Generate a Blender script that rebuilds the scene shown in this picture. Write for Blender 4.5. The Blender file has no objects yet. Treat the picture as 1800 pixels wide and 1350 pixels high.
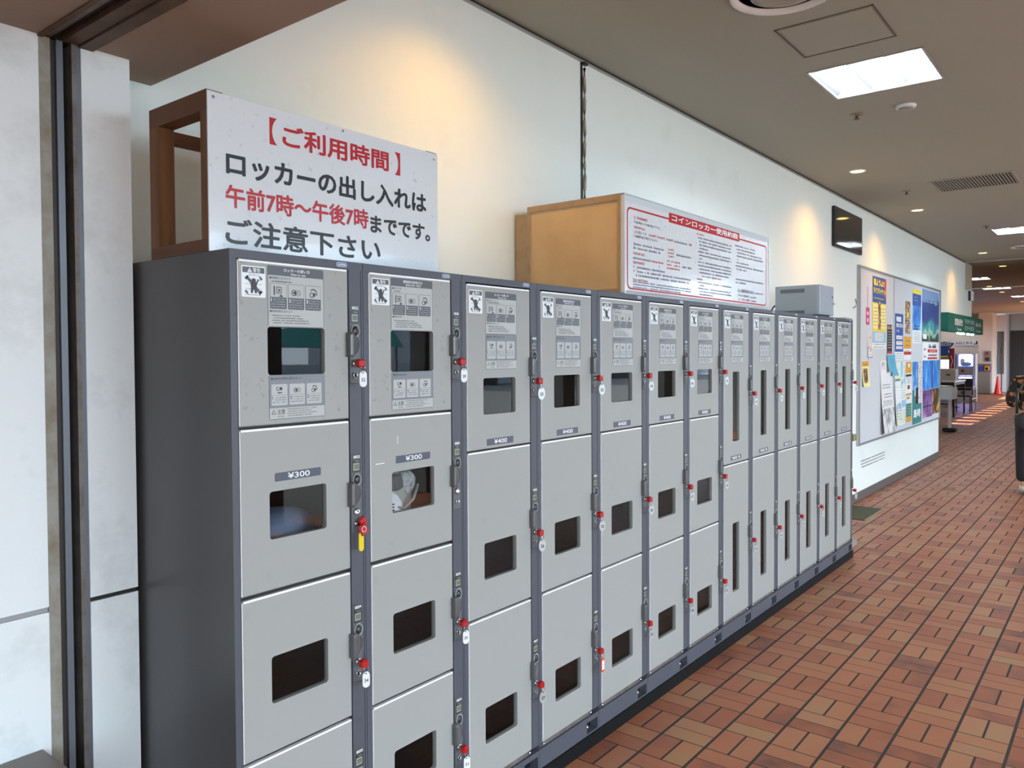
import bpy, math, random
from mathutils import Matrix, Vector
random.seed(7)
PI = math.pi
SC = bpy.context.scene
COL = SC.collection

# ---------------------------------------------------------------- camera
CAM = (1.7113, 0.0, 1.5872)
YAW, PITCH, ROLL = -0.6699, -0.0230, 0.0058
_f = Vector((math.sin(YAW) * math.cos(PITCH), math.cos(YAW) * math.cos(PITCH), math.sin(PITCH)))
_r = Vector((math.cos(YAW), -math.sin(YAW), 0.0))
_d = -_r.cross(_f)
_R = math.cos(ROLL) * _r + math.sin(ROLL) * _d
_D = -math.sin(ROLL) * _r + math.cos(ROLL) * _d
cd = bpy.data.cameras.new('camera')
cd.sensor_width = 36.0
cd.lens = 36.0 * 1380.52 / 1800.0
cd.shift_y = (656.5 - 675.0) / 1800.0
cd.clip_start = 0.05
cd.clip_end = 300
cam = bpy.data.objects.new('camera', cd)
COL.objects.link(cam)
cam.matrix_world = Matrix(((_R.x, -_D.x, -_f.x, CAM[0]), (_R.y, -_D.y, -_f.y, CAM[1]), (_R.z, -_D.z, -_f.z, CAM[2]), (0, 0, 0, 1)))
SC.camera = cam

# ---------------------------------------------------------------- view, world, sun
SC.view_settings.view_transform = 'Standard'
SC.view_settings.look = 'None'
SC.view_settings.gamma = 1.0
SC.view_settings.use_curve_mapping = False
SC.view_settings.exposure = 1.22
SC.cycles.max_bounces = 10
SC.cycles.diffuse_bounces = 6
SC.cycles.glossy_bounces = 4
SC.cycles.transparent_max_bounces = 12
SC.cycles.sample_clamp_indirect = 6.0
SC.cycles.caustics_reflective = False
SC.cycles.caustics_refractive = False

wd = bpy.data.worlds.new('world')
SC.world = wd
wd.use_nodes = True
_bg = wd.node_tree.nodes['Background']
_bg.inputs[0].default_value = (0.68, 0.83, 0.97, 1)
_bg.inputs[1].default_value = 4.3

def lamp(name, kind, loc, energy, color=(1, 1, 1), rot=(0, 0, 0), **kw):
    l = bpy.data.lights.new(name, kind)
    l.energy = energy
    l.color = color
    for k, v in kw.items():
        setattr(l, k, v)
    o = bpy.data.objects.new(name, l)
    o.location = loc
    o.rotation_euler = rot
    COL.objects.link(o)
    return o

# low sun coming in through the louvred side of the far hall
_sd = Vector((-1.0, 0.10, -1.02)).normalized()
sun = lamp('sun', 'SUN', (6, 20, 12), 9.0, (1.0, 0.93, 0.84), angle=0.009)
sun.rotation_euler = _sd.to_track_quat('-Z', 'Y').to_euler()

# ---------------------------------------------------------------- materials
def lin(r, g, b):
    f = lambda c: (c / 255 / 12.92) if c / 255 <= 0.04045 else ((c / 255 + 0.055) / 1.055) ** 2.4
    return (f(r), f(g), f(b), 1.0)

MATS = {}
def mat(name, rgb, rough=0.5, metal=0.0, spec=0.5, noise=None, bump=None, emit=None, coat=0.0):
    """noise=(scale, amount, rgb2): second colour mixed in by noise; bump=(scale, strength)"""
    if name in MATS:
        return MATS[name]
    m = bpy.data.materials.new(name)
    m.use_nodes = True
    nt = m.node_tree
    b = nt.nodes['Principled BSDF']
    c = lin(*rgb)
    b.inputs['Base Color'].default_value = c
    b.inputs['Roughness'].default_value = rough
    b.inputs['Metallic'].default_value = metal
    b.inputs['Specular IOR Level'].default_value = spec
    b.inputs['Coat Weight'].default_value = coat
    if noise or bump:
        tc = nt.nodes.new('ShaderNodeTexCoord')
    if noise:
        n = nt.nodes.new('ShaderNodeTexNoise')
        n.inputs['Scale'].default_value = noise[0]
        n.inputs['Detail'].default_value = 6
        n.inputs['Roughness'].default_value = 0.62
        nt.links.new(tc.outputs['Object'], n.inputs['Vector'])
        rp = nt.nodes.new('ShaderNodeValToRGB')
        rp.color_ramp.elements[0].position = 0.62 - noise[1] * 0.4
        rp.color_ramp.elements[1].position = 0.80
        rp.color_ramp.elements[0].color = c
        rp.color_ramp.elements[1].color = lin(*noise[2])
        nt.links.new(n.outputs['Fac'], rp.inputs['Fac'])
        nt.links.new(rp.outputs['Color'], b.inputs['Base Color'])
    if bump:
        n2 = nt.nodes.new('ShaderNodeTexNoise')
        n2.inputs['Scale'].default_value = bump[0]
        n2.inputs['Detail'].default_value = 4
        nt.links.new(tc.outputs['Object'], n2.inputs['Vector'])
        bp = nt.nodes.new('ShaderNodeBump')
        bp.inputs['Strength'].default_value = bump[1]
        bp.inputs['Distance'].default_value = 0.01
        nt.links.new(n2.outputs['Fac'], bp.inputs['Height'])
        nt.links.new(bp.outputs['Normal'], b.inputs['Normal'])
    if emit:
        b.inputs['Emission Color'].default_value = lin(*emit[0])
        b.inputs['Emission Strength'].default_value = emit[1]
    MATS[name] = m
    return m

def glass(name, tint, gloss_rough=0.02, ior=1.5):
    m = bpy.data.materials.new(name)
    m.use_nodes = True
    nt = m.node_tree
    nt.nodes.remove(nt.nodes['Principled BSDF'])
    out = nt.nodes['Material Output']
    t = nt.nodes.new('ShaderNodeBsdfTransparent')
    t.inputs['Color'].default_value = (*tint, 1)
    g = nt.nodes.new('ShaderNodeBsdfGlossy')
    g.inputs['Roughness'].default_value = gloss_rough
    f = nt.nodes.new('ShaderNodeFresnel')
    f.inputs['IOR'].default_value = ior
    x = nt.nodes.new('ShaderNodeMixShader')
    gm = nt.nodes.new('ShaderNodeNewGeometry')      # reflect on the outer side of the pane only
    inv = nt.nodes.new('ShaderNodeMath'); inv.operation = 'SUBTRACT'; inv.inputs[0].default_value = 1.0
    mul = nt.nodes.new('ShaderNodeMath'); mul.operation = 'MULTIPLY'
    nt.links.new(gm.outputs['Backfacing'], inv.inputs[1])
    nt.links.new(inv.outputs[0], mul.inputs[0]); nt.links.new(f.outputs[0], mul.inputs[1])
    nt.links.new(mul.outputs[0], x.inputs[0])
    nt.links.new(t.outputs[0], x.inputs[1])
    nt.links.new(g.outputs[0], x.inputs[2])
    nt.links.new(x.outputs[0], out.inputs['Surface'])
    MATS[name] = m
    return m

def ramp_mat(name, stops, scale, rough=0.35, detail=5, stretch=(1, 1, 1), coord='Object'):
    m = bpy.data.materials.new(name)
    m.use_nodes = True
    nt = m.node_tree
    b = nt.nodes['Principled BSDF']
    b.inputs['Roughness'].default_value = rough
    tc = nt.nodes.new('ShaderNodeTexCoord')
    mp = nt.nodes.new('ShaderNodeMapping')
    mp.inputs['Scale'].default_value = stretch
    n = nt.nodes.new('ShaderNodeTexNoise')
    n.inputs['Scale'].default_value = scale
    n.inputs['Detail'].default_value = detail
    rp = nt.nodes.new('ShaderNodeValToRGB')
    e = rp.color_ramp.elements
    e[0].position, e[0].color = stops[0][0], lin(*stops[0][1])
    e[1].position, e[1].color = stops[-1][0], lin(*stops[-1][1])
    for p, c in stops[1:-1]:
        q = e.new(p)
        q.color = lin(*c)
    nt.links.new(tc.outputs[coord], mp.inputs['Vector'])
    nt.links.new(mp.outputs[0], n.inputs['Vector'])
    nt.links.new(n.outputs['Fac'], rp.inputs['Fac'])
    nt.links.new(rp.outputs['Color'], b.inputs['Base Color'])
    MATS[name] = m
    return m

def floor_mat():
    """basket weave of brick tiles: blocks of two bricks turned a quarter from block to block"""
    P, X0, Y0 = 0.1932, 0.175, 3.322
    m = bpy.data.materials.new('brick_tile_floor')
    m.use_nodes = True
    nt = m.node_tree
    L = nt.links.new
    b = nt.nodes['Principled BSDF']
    geo = nt.nodes.new('ShaderNodeNewGeometry')
    sp = nt.nodes.new('ShaderNodeSeparateXYZ')
    L(geo.outputs['Position'], sp.inputs[0])
    def M(op, a, c=None, d=None):
        n = nt.nodes.new('ShaderNodeMath')
        n.operation = op
        for i, v in enumerate((a, c, d)):
            if v is None:
                continue
            if isinstance(v, (int, float)):
                n.inputs[i].default_value = v
            else:
                L(v, n.inputs[i])
        return n.outputs[0]
    u = M('DIVIDE', M('SUBTRACT', sp.outputs[0], X0 - 200 * P), P)
    v = M('DIVIDE', M('SUBTRACT', sp.outputs[1], Y0 - 200 * P), P)
    iu, iv = M('FLOOR', u), M('FLOOR', v)
    fu, fv = M('SUBTRACT', u, iu), M('SUBTRACT', v, iv)
    par = M('MODULO', M('ADD', iu, iv), 2.0)          # 0: bricks lie along X, 1: along Y
    along = M('GREATER_THAN', par, 0.5)
    inv = M('SUBTRACT', 1.0, along)
    s = M('ADD', M('MULTIPLY', fv, inv), M('MULTIPLY', fu, along))   # coordinate across the two bricks
    half = M('GREATER_THAN', s, 0.5)
    # distances to joints, in block units
    du = M('MINIMUM', fu, M('SUBTRACT', 1.0, fu))
    dv = M('MINIMUM', fv, M('SUBTRACT', 1.0, fv))
    ds = M('ABSOLUTE', M('SUBTRACT', s, 0.5))
    wsplit = M('ADD', 0.011, M('MULTIPLY', along, 0.013))
    j = M('MAXIMUM', M('LESS_THAN', du, 0.030), M('MAXIMUM', M('LESS_THAN', dv, 0.015), M('LESS_THAN', ds, wsplit)))
    cmb = nt.nodes.new('ShaderNodeCombineXYZ')
    L(iu, cmb.inputs[0]); L(iv, cmb.inputs[1]); L(half, cmb.inputs[2])
    wn = nt.nodes.new('ShaderNodeTexWhiteNoise')
    wn.noise_dimensions = '3D'
    L(cmb.outputs[0], wn.inputs['Vector'])
    no = nt.nodes.new('ShaderNodeTexNoise')
    no.inputs['Scale'].default_value = 7.0
    no.inputs['Detail'].default_value = 5
    L(geo.outputs['Position'], no.inputs['Vector'])
    fac = M('ADD', M('MULTIPLY', wn.outputs['Value'], 0.72), M('MULTIPLY', M('SUBTRACT', no.outputs['Fac'], 0.36), 0.75))
    rp = nt.nodes.new('ShaderNodeValToRGB')
    e = rp.color_ramp.elements
    stops = [(0.0, (88, 60, 52)), (0.2, (139, 82, 58)), (0.45, (153, 97, 69)), (0.7, (157, 108, 77)), (0.88, (152, 118, 85)), (1.0, (143, 119, 90))]
    e[0].position, e[0].color = stops[0][0], lin(*stops[0][1])
    e[1].position, e[1].color = stops[-1][0], lin(*stops[-1][1])
    for p_, c_ in stops[1:-1]:
        q = e.new(p_); q.color = lin(*c_)
    L(fac, rp.inputs['Fac'])
    mx = nt.nodes.new('ShaderNodeMix')
    mx.data_type = 'RGBA'
    L(j, mx.inputs[0])
    L(rp.outputs['Color'], mx.inputs[6])
    mx.inputs[7].default_value = lin(52, 44, 40)
    L(mx.outputs[2], b.inputs['Base Color'])
    b.inputs['Specular IOR Level'].default_value = 0.35
    rr = M('ADD', 0.34, M('MULTIPLY', no.outputs['Fac'], 0.22))
    L(M('ADD', rr, M('MULTIPLY', j, 0.35)), b.inputs['Roughness'])
    bp = nt.nodes.new('ShaderNodeBump')
    bp.inputs['Strength'].default_value = 0.5
    bp.inputs['Distance'].default_value = 0.003
    L(M('SUBTRACT', 1.0, j), bp.inputs['Height'])
    L(bp.outputs['Normal'], b.inputs['Normal'])
    MATS['floor'] = m
    return m

# ---------------------------------------------------------------- mesh helper
class MB:
    def __init__(s):
        s.v, s.f, s.m, s.sm, s.mats = [], [], [], [], []
    def mi(s, m):
        if m not in s.mats:
            s.mats.append(m)
        return s.mats.index(m)
    def add(s, vs, fs, m, smooth=False, T=None):
        o = len(s.v)
        s.v += [tuple(T @ Vector(p)) if T else tuple(p) for p in vs]
        k = s.mi(m)
        for f in fs:
            s.f.append([o + i for i in f]); s.m.append(k); s.sm.append(smooth)
        return s
    def box(s, m, x0, x1, y0, y1, z0, z1, T=None):
        vs = [(x, y, z) for x in (x0, x1) for y in (y0, y1) for z in (z0, z1)]
        return s.add(vs, [(0, 1, 3, 2), (4, 6, 7, 5), (0, 4, 5, 1), (2, 3, 7, 6), (0, 2, 6, 4), (1, 5, 7, 3)], m, False, T)
    def cbox(s, m, x0, x1, y0, y1, z0, z1, c=0.003, T=None):
        """box with chamfered edges"""
        vs, idx = [], {}
        X, Y, Z = (x0, x1), (y0, y1), (z0, z1)
        for i in (0, 1):
            for j in (0, 1):
                for k in (0, 1):
                    sx, sy, sz = (c, -c)[i], (c, -c)[j], (c, -c)[k]
                    for a, p in enumerate(((X[i], Y[j] + sy, Z[k] + sz), (X[i] + sx, Y[j], Z[k] + sz), (X[i] + sx, Y[j] + sy, Z[k]))):
                        idx[i, j, k, a] = len(vs); vs.append(p)
        F = []
        for i in (0, 1):
            q = [idx[i, 0, 0, 0], idx[i, 1, 0, 0], idx[i, 1, 1, 0], idx[i, 0, 1, 0]]; F.append(q if i else q[::-1])
            q = [idx[0, i, 0, 1], idx[1, i, 0, 1], idx[1, i, 1, 1], idx[0, i, 1, 1]]; F.append(q[::-1] if i else q)
            q = [idx[0, 0, i, 2], idx[1, 0, i, 2], idx[1, 1, i, 2], idx[0, 1, i, 2]]; F.append(q if i else q[::-1])
        for j in (0, 1):
            for k in (0, 1):
                F.append([idx[0, j, k, 1], idx[1, j, k, 1], idx[1, j, k, 2], idx[0, j, k, 2]])
                F.append([idx[j, 0, k, 0], idx[j, 1, k, 0], idx[j, 1, k, 2], idx[j, 0, k, 2]])
                F.append([idx[j, k, 0, 0], idx[j, k, 1, 0], idx[j, k, 1, 1], idx[j, k, 0, 1]])
                for i in (0, 1):
                    pass
        for i in (0, 1):
            for j in (0, 1):
                for k in (0, 1):
                    F.append([idx[i, j, k, 0], idx[i, j, k, 1], idx[i, j, k, 2]])
        return s.add(vs, F, m, False, T)
    def tube(s, m, p0, p1, r0, r1=None, n=12, cap=True, smooth=True):
        r1 = r0 if r1 is None else r1
        a, b = Vector(p0), Vector(p1)
        q = (b - a).to_track_quat('Z', 'Y').to_matrix()
        vs = []
        for c, r in ((a, r0), (b, r1)):
            for i in range(n):
                t = 2 * PI * i / n
                vs.append(tuple(c + q @ Vector((r * math.cos(t), r * math.sin(t), 0))))
        s.add(vs, [(i, (i + 1) % n, n + (i + 1) % n, n + i) for i in range(n)], m, smooth)
        if cap:
            s.add(vs[:n], [tuple(range(n))[::-1]], m)
            s.add(vs[n:], [tuple(range(n))], m)
        return s
    def path(s, m, pts, r, n=8):
        pts = [Vector(p) for p in pts]
        vs = []
        for k, p in enumerate(pts):
            d = (pts[min(k + 1, len(pts) - 1)] - pts[max(k - 1, 0)]).normalized()
            q = d.to_track_quat('Z', 'Y').to_matrix()
            rr = r[k] if isinstance(r, (list, tuple)) else r
            for i in range(n):
                t = 2 * PI * i / n
                vs.append(tuple(p + q @ Vector((rr * math.cos(t), rr * math.sin(t), 0))))
        fs = []
        for k in range(len(pts) - 1):
            for i in range(n):
                fs.append((k * n + i, k * n + (i + 1) % n, (k + 1) * n + (i + 1) % n, (k + 1) * n + i))
        fs.append(tuple(range(n))[::-1]); fs.append(tuple(range(len(vs) - n, len(vs))))
        return s.add(vs, fs, m, True)
    def lathe(s, m, prof, c=(0, 0, 0), axis='Z', n=24, sx=1.0, sy=1.0):
        """prof: (radius, height) pairs"""
        vs = []
        for r, h in prof:
            for i in range(n):
                t = 2 * PI * i / n
                a, b = r * sx * math.cos(t), r * sy * math.sin(t)
                p = {'Z': (a, b, h), 'X': (h, a, b), 'Y': (a, h, b)}[axis]
                vs.append((c[0] + p[0], c[1] + p[1], c[2] + p[2]))
        fs = []
        for k in range(len(prof) - 1):
            for i in range(n):
                fs.append((k * n + i, k * n + (i + 1) % n, (k + 1) * n + (i + 1) % n, (k + 1) * n + i))
        fs.append(tuple(range(n))[::-1]); fs.append(tuple(range(len(vs) - n, len(vs))))
        return s.add(vs, fs, m, True)
    def poly(s, m, pts, F, d0, d1):
        """extrude polygon (u, v) along the plane normal from d0 to d1; F maps (u, v, d) to xyz"""
        n = len(pts)
        vs = [F(u, v, d0) for u, v in pts] + [F(u, v, d1) for u, v in pts]
        fs = [tuple(range(n))[::-1], tuple(range(n, 2 * n))] + [(i, (i + 1) % n, n + (i + 1) % n, n + i) for i in range(n)]
        return s.add(vs, fs, m)
    def text(s, m, body, u0, u1, v0, v1, F, d, bold=0.0, keep=False, align='L'):
        vs, fs, bb = glyphs(body, 0.0)
        if not vs:
            return s
        su = (u1 - u0) / (bb[2] - bb[0]); sv = (v1 - v0) / (bb[3] - bb[1])
        off = 0.0
        if keep:
            k = min(su, sv)
            if align == 'C':
                off = ((u1 - u0) - k * (bb[2] - bb[0])) / 2
            su = sv = k
        if not bold:
            return s.add([F(u0 + off + (x - bb[0]) * su, v0 + (y - bb[1]) * sv, d) for x, y in vs], fs, m)
        n = 10 if bold >= 0.022 else 4      # heavier strokes: the outline drawn again, shifted round a small circle
        ru, rv = bold * su, bold * sv
        su = (u1 - u0 - 2 * ru) / (bb[2] - bb[0]) if not keep else su
        sv = (v1 - v0 - 2 * rv) / (bb[3] - bb[1]) if not keep else sv
        for k in range(n):
            a = 2 * PI * (k + 0.5) / n
            s.add([F(u0 + off + ru + (x - bb[0]) * su + ru * math.cos(a), v0 + rv + (y - bb[1]) * sv + rv * math.sin(a), d + 4e-5 * k) for x, y in vs], fs, m)
        return s
    def build(s, name, parent=None, loc=(0, 0, 0), rot=None):
        me = bpy.data.meshes.new(name)
        me.from_pydata(s.v, [], s.f)
        for m in s.mats:
            me.materials.append(m)
        me.polygons.foreach_set('material_index', s.m)
        me.polygons.foreach_set('use_smooth', s.sm)
        me.update()
        o = bpy.data.objects.new(name, me)
        o.location = loc
        if rot:
            o.rotation_euler = rot
        COL.objects.link(o)
        if parent:
            o.parent = parent
        return o

_G = {}
def glyphs(body, bold):
    k = (body, bold)
    if k not in _G:
        c = bpy.data.curves.new('glyph', 'FONT')
        c.body = body; c.size = 1.0; c.offset = bold; c.resolution_u = 3; c.fill_mode = 'FRONT'
        o = bpy.data.objects.new('glyph', c)
        COL.objects.link(o)
        bpy.context.view_layer.update()
        me = bpy.data.meshes.new_from_object(o.evaluated_get(bpy.context.evaluated_depsgraph_get()))
        vs = [(v.co.x, v.co.y) for v in me.vertices]
        fs = [tuple(p.vertices) for p in me.polygons]
        bpy.data.objects.remove(o); bpy.data.curves.remove(c); bpy.data.meshes.remove(me)
        bb = (min(v[0] for v in vs), min(v[1] for v in vs), max(v[0] for v in vs), max(v[1] for v in vs)) if vs else None
        _G[k] = (vs, fs, bb)
    return _G[k]

FX = lambda u, v, d: (d, u, v)          # on a surface that faces +X
FY = lambda u, v, d: (u, -d, v)         # on a surface that faces -Y (d: minus y)
FZ = lambda u, v, d: (u, v, d)

def rrect(u0, v0, u1, v1, r, n=4):
    pts = []
    for cx, cy, a0 in ((u1 - r, v1 - r, 0), (u0 + r, v1 - r, 90), (u0 + r, v0 + r, 180), (u1 - r, v0 + r, 270)):
        for i in range(n + 1):
            a = math.radians(a0 + 90 * i / n)
            pts.append((cx + r * math.cos(a), cy + r * math.sin(a)))
    return pts

def marks(mb, m, u0, u1, v, h, F, d, cw=None, rnd=random):
    """a line of writing too small to read: a row of little strokes"""
    cw = cw or h * 0.95
    u = u0
    while u + cw <= u1:
        if rnd.random() < 0.93:
            w = cw * rnd.uniform(0.55, 0.85)
            t = h * rnd.uniform(0.7, 1.0)
            mb.poly(m, [(u, v), (u + w * 0.45, v), (u + w * 0.45, v + t), (u, v + t)], F, d - 0.0001, d)
            mb.poly(m, [(u + w * 0.6, v + h * 0.2), (u + w, v + h * 0.2), (u + w, v + h * 0.5), (u + w * 0.6, v + h * 0.5)], F, d - 0.0001, d)
        u += cw
    return mb

def thing(name, label, cat, loc=(0, 0, 0), group=None, rz=0):
    o = bpy.data.objects.new(name, None)
    o.empty_display_size = 0.1
    COL.objects.link(o)
    o.location = loc
    o.rotation_euler = (0, 0, rz)
    return tag(o, label, cat, group)
def tag(o, label, cat, group=None):
    o['label'] = label
    o['category'] = cat
    if group:
        o['group'] = group
    return o
def struct(o, label=None):
    o['kind'] = 'structure'
    if label:
        o['label'] = label
    return o
def copy_tree(o, parent=None):
    c = o.copy()
    COL.objects.link(c)
    if parent:
        c.parent = parent
    for ch in o.children:
        copy_tree(ch, c)
    return c
# ---------------------------------------------------------------- the setting
WALL = mat('wall_paint', (230, 236, 230), 0.6, noise=(3.0, 0.10, (222, 226, 218)), bump=(60, 0.05))
PANELW = mat('panel_white', (228, 232, 230), 0.5, noise=(5.0, 0.30, (200, 203, 201)), bump=(30, 0.05))
CEIL = mat('ceiling_paint', (158, 156, 144), 0.8)
SOFF = mat('soffit_paint', (150, 128, 112), 0.7, noise=(2.0, 0.2, (128, 108, 94)))
FLOOR = floor_mat()
GROUND = mat('asphalt', (120, 120, 118), 0.9, noise=(4, 0.3, (100, 100, 98)))
BASE = mat('baseboard_brown', (92, 84, 80), 0.6)
GREY = mat('plain_grey', (150, 150, 148), 0.6)
BLACK = mat('black_plastic', (18, 18, 19), 0.45)
WHITE = mat('white_plastic', (228, 228, 226), 0.4)
STEEL = mat('steel', (170, 172, 175), 0.3, 0.9)
DSTEEL = mat('dull_steel', (118, 112, 106), 0.5, 0.35, noise=(14, 0.5, (84, 70, 58)))
RUST = mat('rusty_steel', (96, 72, 56), 0.6, 0.2, noise=(9, 0.5, (58, 44, 36)))
ALU = mat('aluminium', (176, 178, 178), 0.38, 0.7)

H = 3.165
f = MB(); f.box(FLOOR, -9, 4.7, -3, 42, -0.12, 0)
struct(f.build('floor'))
g = MB(); g.box(GROUND, 4.7, 40, -40, 60, -0.2, -0.03).box(GROUND, -40, 4.7, -40, -3, -0.2, -0.03)
struct(g.build('ground'))

def slab(name, m, x0, x1, y0, y1, z0, z1, holes):
    mb = MB()
    xs = sorted({x0, x1} | {v for h in holes for v in h[:2] if x0 < v < x1})
    ys = sorted({y0, y1} | {v for h in holes for v in h[2:] if y0 < v < y1})
    for a, b in zip(xs, xs[1:]):
        for c, d in zip(ys, ys[1:]):
            mx, my = (a + b) / 2, (c + d) / 2
            if not any(h[0] < mx < h[1] and h[2] < my < h[3] for h in holes):
                mb.box(m, a, b, c, d, z0, z1)
    return struct(mb.build(name))

PANELS = [(0.25, 4.52), (0.255, 11.73), (-1.30, 19.05), (-1.25, 22.2), (-1.02, 25.9), (-1.0, 29.6), (-4.6, 24.0), (-4.5, 29.0), (-4.4, 32.2), (-4.4, 35.4)]  # ends with unseen ticket room side lights, added to brighten the far hall
PANELS += [(3.0, 1.9), (3.0, 4.52), (3.0, 8.1), (3.0, 11.7)]  # unseen street side lights, added to brighten the upper wall
holes = [(x, x + 0.595, y, y + 0.585) for x, y in PANELS]
slab('ceiling', CEIL, -9, 7.2, 1.193, 16.0, H, H + 0.2, holes)  # carried on outside the openings as an added overhang that blocks the sun
slab('ceiling', CEIL, -9, 0.85, 16.0, 42, H, H + 0.2, holes)
s = MB(); s.box(SOFF, -0.8, 5.6, -1.6, 0.823, 2.402, 3.2)
struct(s.build('ceiling'))
s = MB(); s.box(SOFF, -0.8, 5.2, 0.957, 1.193, 2.402, 3.2)
struct(s.build('ceiling'))

w = MB()
w.box(WALL, -0.80, -0.61, 1.053, 13.37, 0, H).box(WALL, -0.80, -0.61, 13.37, 16.40, 1.95, H)
struct(w.build('wall_left'))
w = MB(); w.box(PANELW, -0.80, -0.453, 0.926, 1.053, 0.951, 2.402).box(PANELW, -0.80, -0.453, 0.926, 1.053, 0, 0.939)
w.box(BLACK, -0.80, -0.462, 0.926, 1.053, 0.939, 0.951)
struct(w.build('wall_pillar'))
w = MB(); w.box(PANELW, -0.80, -0.455, -3.0, 0.825, 0.952, 2.402).box(PANELW, -0.80, -0.455, -3.0, 0.825, 0, 0.938)
w.box(GREY, -0.80, -0.461, -3.0, 0.825, 0.938, 0.952)
struct(w.build('wall_front'))

# right side of the hall: piers between tall openings to the street
w = MB()
PIER = mat('pier_paint', (150, 146, 140), 0.6)
ops = [(1.45, 4.2), (4.55, 6.5), (6.78, 9.3), (9.6, 12.4), (12.7, 15.6)]
y = 1.193
for a, b in ops:
    w.box(PIER, 4.7, 4.95, y, a, 0, H).box(PIER, 4.7, 4.95, a, b, 3.08, H)
    y = b
w.box(PIER, 4.7, 4.95, y, 16.0, 0, H).box(PIER, 0.60, 4.95, 16.0, 16.2, 0, H)
struct(w.build('wall_right'))
w = MB()   # louvred side wall of the far hall
w.box(PIER, 0.60, 0.72, 16.2, 31, 0, 1.72).box(PIER, 0.60, 0.72, 16.2, 31, 2.34, H)
w.box(PIER, 0.60, 0.72, 36.2, 42, 0, H).box(PIER, 0.60, 0.72, 31, 36.2, 2.7, H).box(PIER, 0.60, 0.72, 33.5, 33.8, 0, 2.7)   # unseen wide opening, added to let daylight into the far hall
y = 16.2
for k in range(10):
    a = 19.6 + k * 1.0
    w.box(PIER, 0.60, 0.72, y, a, 1.72, 2.34)
    y = a + 0.42
w.box(PIER, 0.60, 0.72, y, 31, 1.72, 2.34)
struct(w.build('wall_far_right'))
w = MB(); w.box(PIER, -0.8, 2.3, -1.75, -1.6, 0, 3.2); struct(w.build('wall_light_block'))  # unseen wall added behind the camera to cut the daylight from there
BEIGE = mat('beige_wall', (226, 216, 206), 0.6)
w = MB(); w.box(BEIGE, -9, -3.14, 36.8, 37.0, 0, H); struct(w.build('wall_back'))
w = MB(); w.box(BEIGE, -3.14, -2.66, 36.0, 37.0, 0, H); struct(w.build('wall_back_column'))
w = MB(); w.box(BEIGE, -9.2, -9, 13.1, 37.0, 0, H); struct(w.build('wall_far_left'))
w = MB(); w.box(BEIGE, -9, -0.80, 13.1, 13.3, 0, H); struct(w.build('wall_office'))
LINT = mat('lintel_grey', (138, 142, 142), 0.5)
w = MB(); w.box(LINT, -2.40, 0.6, 38.0, 38.3, 2.50, H).box(LINT, -2.46, -2.32, 37.9, 38.3, 0, H).box(LINT, -1.0, 0.6, 38.0, 38.3, 0, 2.5)
w.box(LINT, -3.2, 0.6, 40.5, 40.7, 0, H)
struct(w.build('wall_end'))

b = MB(); b.box(BASE, -0.61, -0.598, 6.42, 13.37, 0, 0.091); struct(b.build('baseboard_left'))
b = MB(); b.box(BASE, -0.598, -0.597, 1.06, 1.07, 0, 0.02)
t = MB(); t.box(ALU, -0.61, -0.598, 1.193, 15.62, H - 0.022, H - 0.012).box(BLACK, -0.61, -0.604, 1.193, 15.62, H - 0.012, H)
struct(t.build('trim_1'))
t = MB(); t.box(ALU, -0.61, 4.7, 15.60, 15.64, H - 0.02, H); struct(t.build('trim_2'))
# vertical expansion joint and conduit on the wall
t = MB(); t.box(BLACK, -0.612, -0.606, 3.530, 3.545, 0, H - 0.02)
struct(t.build('trim_3'))
CREAM = mat('cream_conduit', (190, 180, 160), 0.6)
o = MB()
pts = [(-0.600, 3.556 + 0.003 * math.sin(i * 1.7), 1.85 + i * 0.0575) for i in range(23)]
o.path(CREAM, pts, [0.0075 + 0.0015 * (i % 2) for i in range(23)], 8)
o.box(BLACK, -0.609, -0.588, 3.535, 3.572, H - 0.035, H - 0.022)
tag(o.build('conduit'), 'thin cream conduit running up the white wall behind the boxed terms sign', 'conduit')

# smoke curtain of tinted glass hanging under the ceiling
SG = glass('smoke_glass', (0.90, 0.86, 0.80), 0.01, 1.25)
r = thing('smoke_screen', 'tinted glass smoke screen hanging from the ceiling across the passage', 'glass screen', (0, 15.65, 2.69))
p = MB(); p.box(SG, -0.606, 4.69, -0.003, 0.003, 0.012, 0.455); p.build('glass_pane', r)
p = MB(); p.box(ALU, -0.606, 4.69, -0.006, 0.006, 0, 0.012); p.build('bottom_rail', r)

# shutter guide at the entrance (vertical channel in the wall, slot in the soffit)
r = thing('shutter_guide', 'dark steel shutter guide channel set between the white wall panels', 'shutter guide', (-0.455, 0.875, 0))
LB = mat('stained_rail', (150, 146, 136), 0.6, 0.1, noise=(11, 0.55, (112, 92, 60)))
DB = mat('dark_brown_metal', (46, 38, 34), 0.5, 0.3)
SB = mat('grey_channel', (104, 108, 114), 0.4, 0.4)
q = MB(); q.box(LB, -0.12, 0.001, -0.05, -0.023, 0, 2.40); q.build('cover_strip', r)
q = MB(); q.box(DB, -0.12, -0.006, -0.023, -0.009, 0, 2.40).box(SB, -0.12, 0.002, -0.009, 0.007, 0, 2.40).box(BLACK, -0.12, -0.07, 0.007, 0.028, 0, 2.40)
q.build('channel', r)
q = MB(); q.box(DSTEEL, -0.12, 0.002, 0.028, 0.040, 0, 2.40).box(SB, -0.12, 0.0, 0.040, 0.051, 0, 2.40); q.build('jamb', r)
r = thing('shutter_slot', 'rusty steel shutter slot running across the brown soffit', 'shutter slot', (0, 0.875, 2.40))
q = MB(); q.box(RUST, -0.455, 5.1, -0.052, -0.040, -0.004, 0.10).box(DSTEEL, -0.455, 5.1, -0.040, -0.018, 0.004, 0.10); q.build('rear_rail', r)
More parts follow.
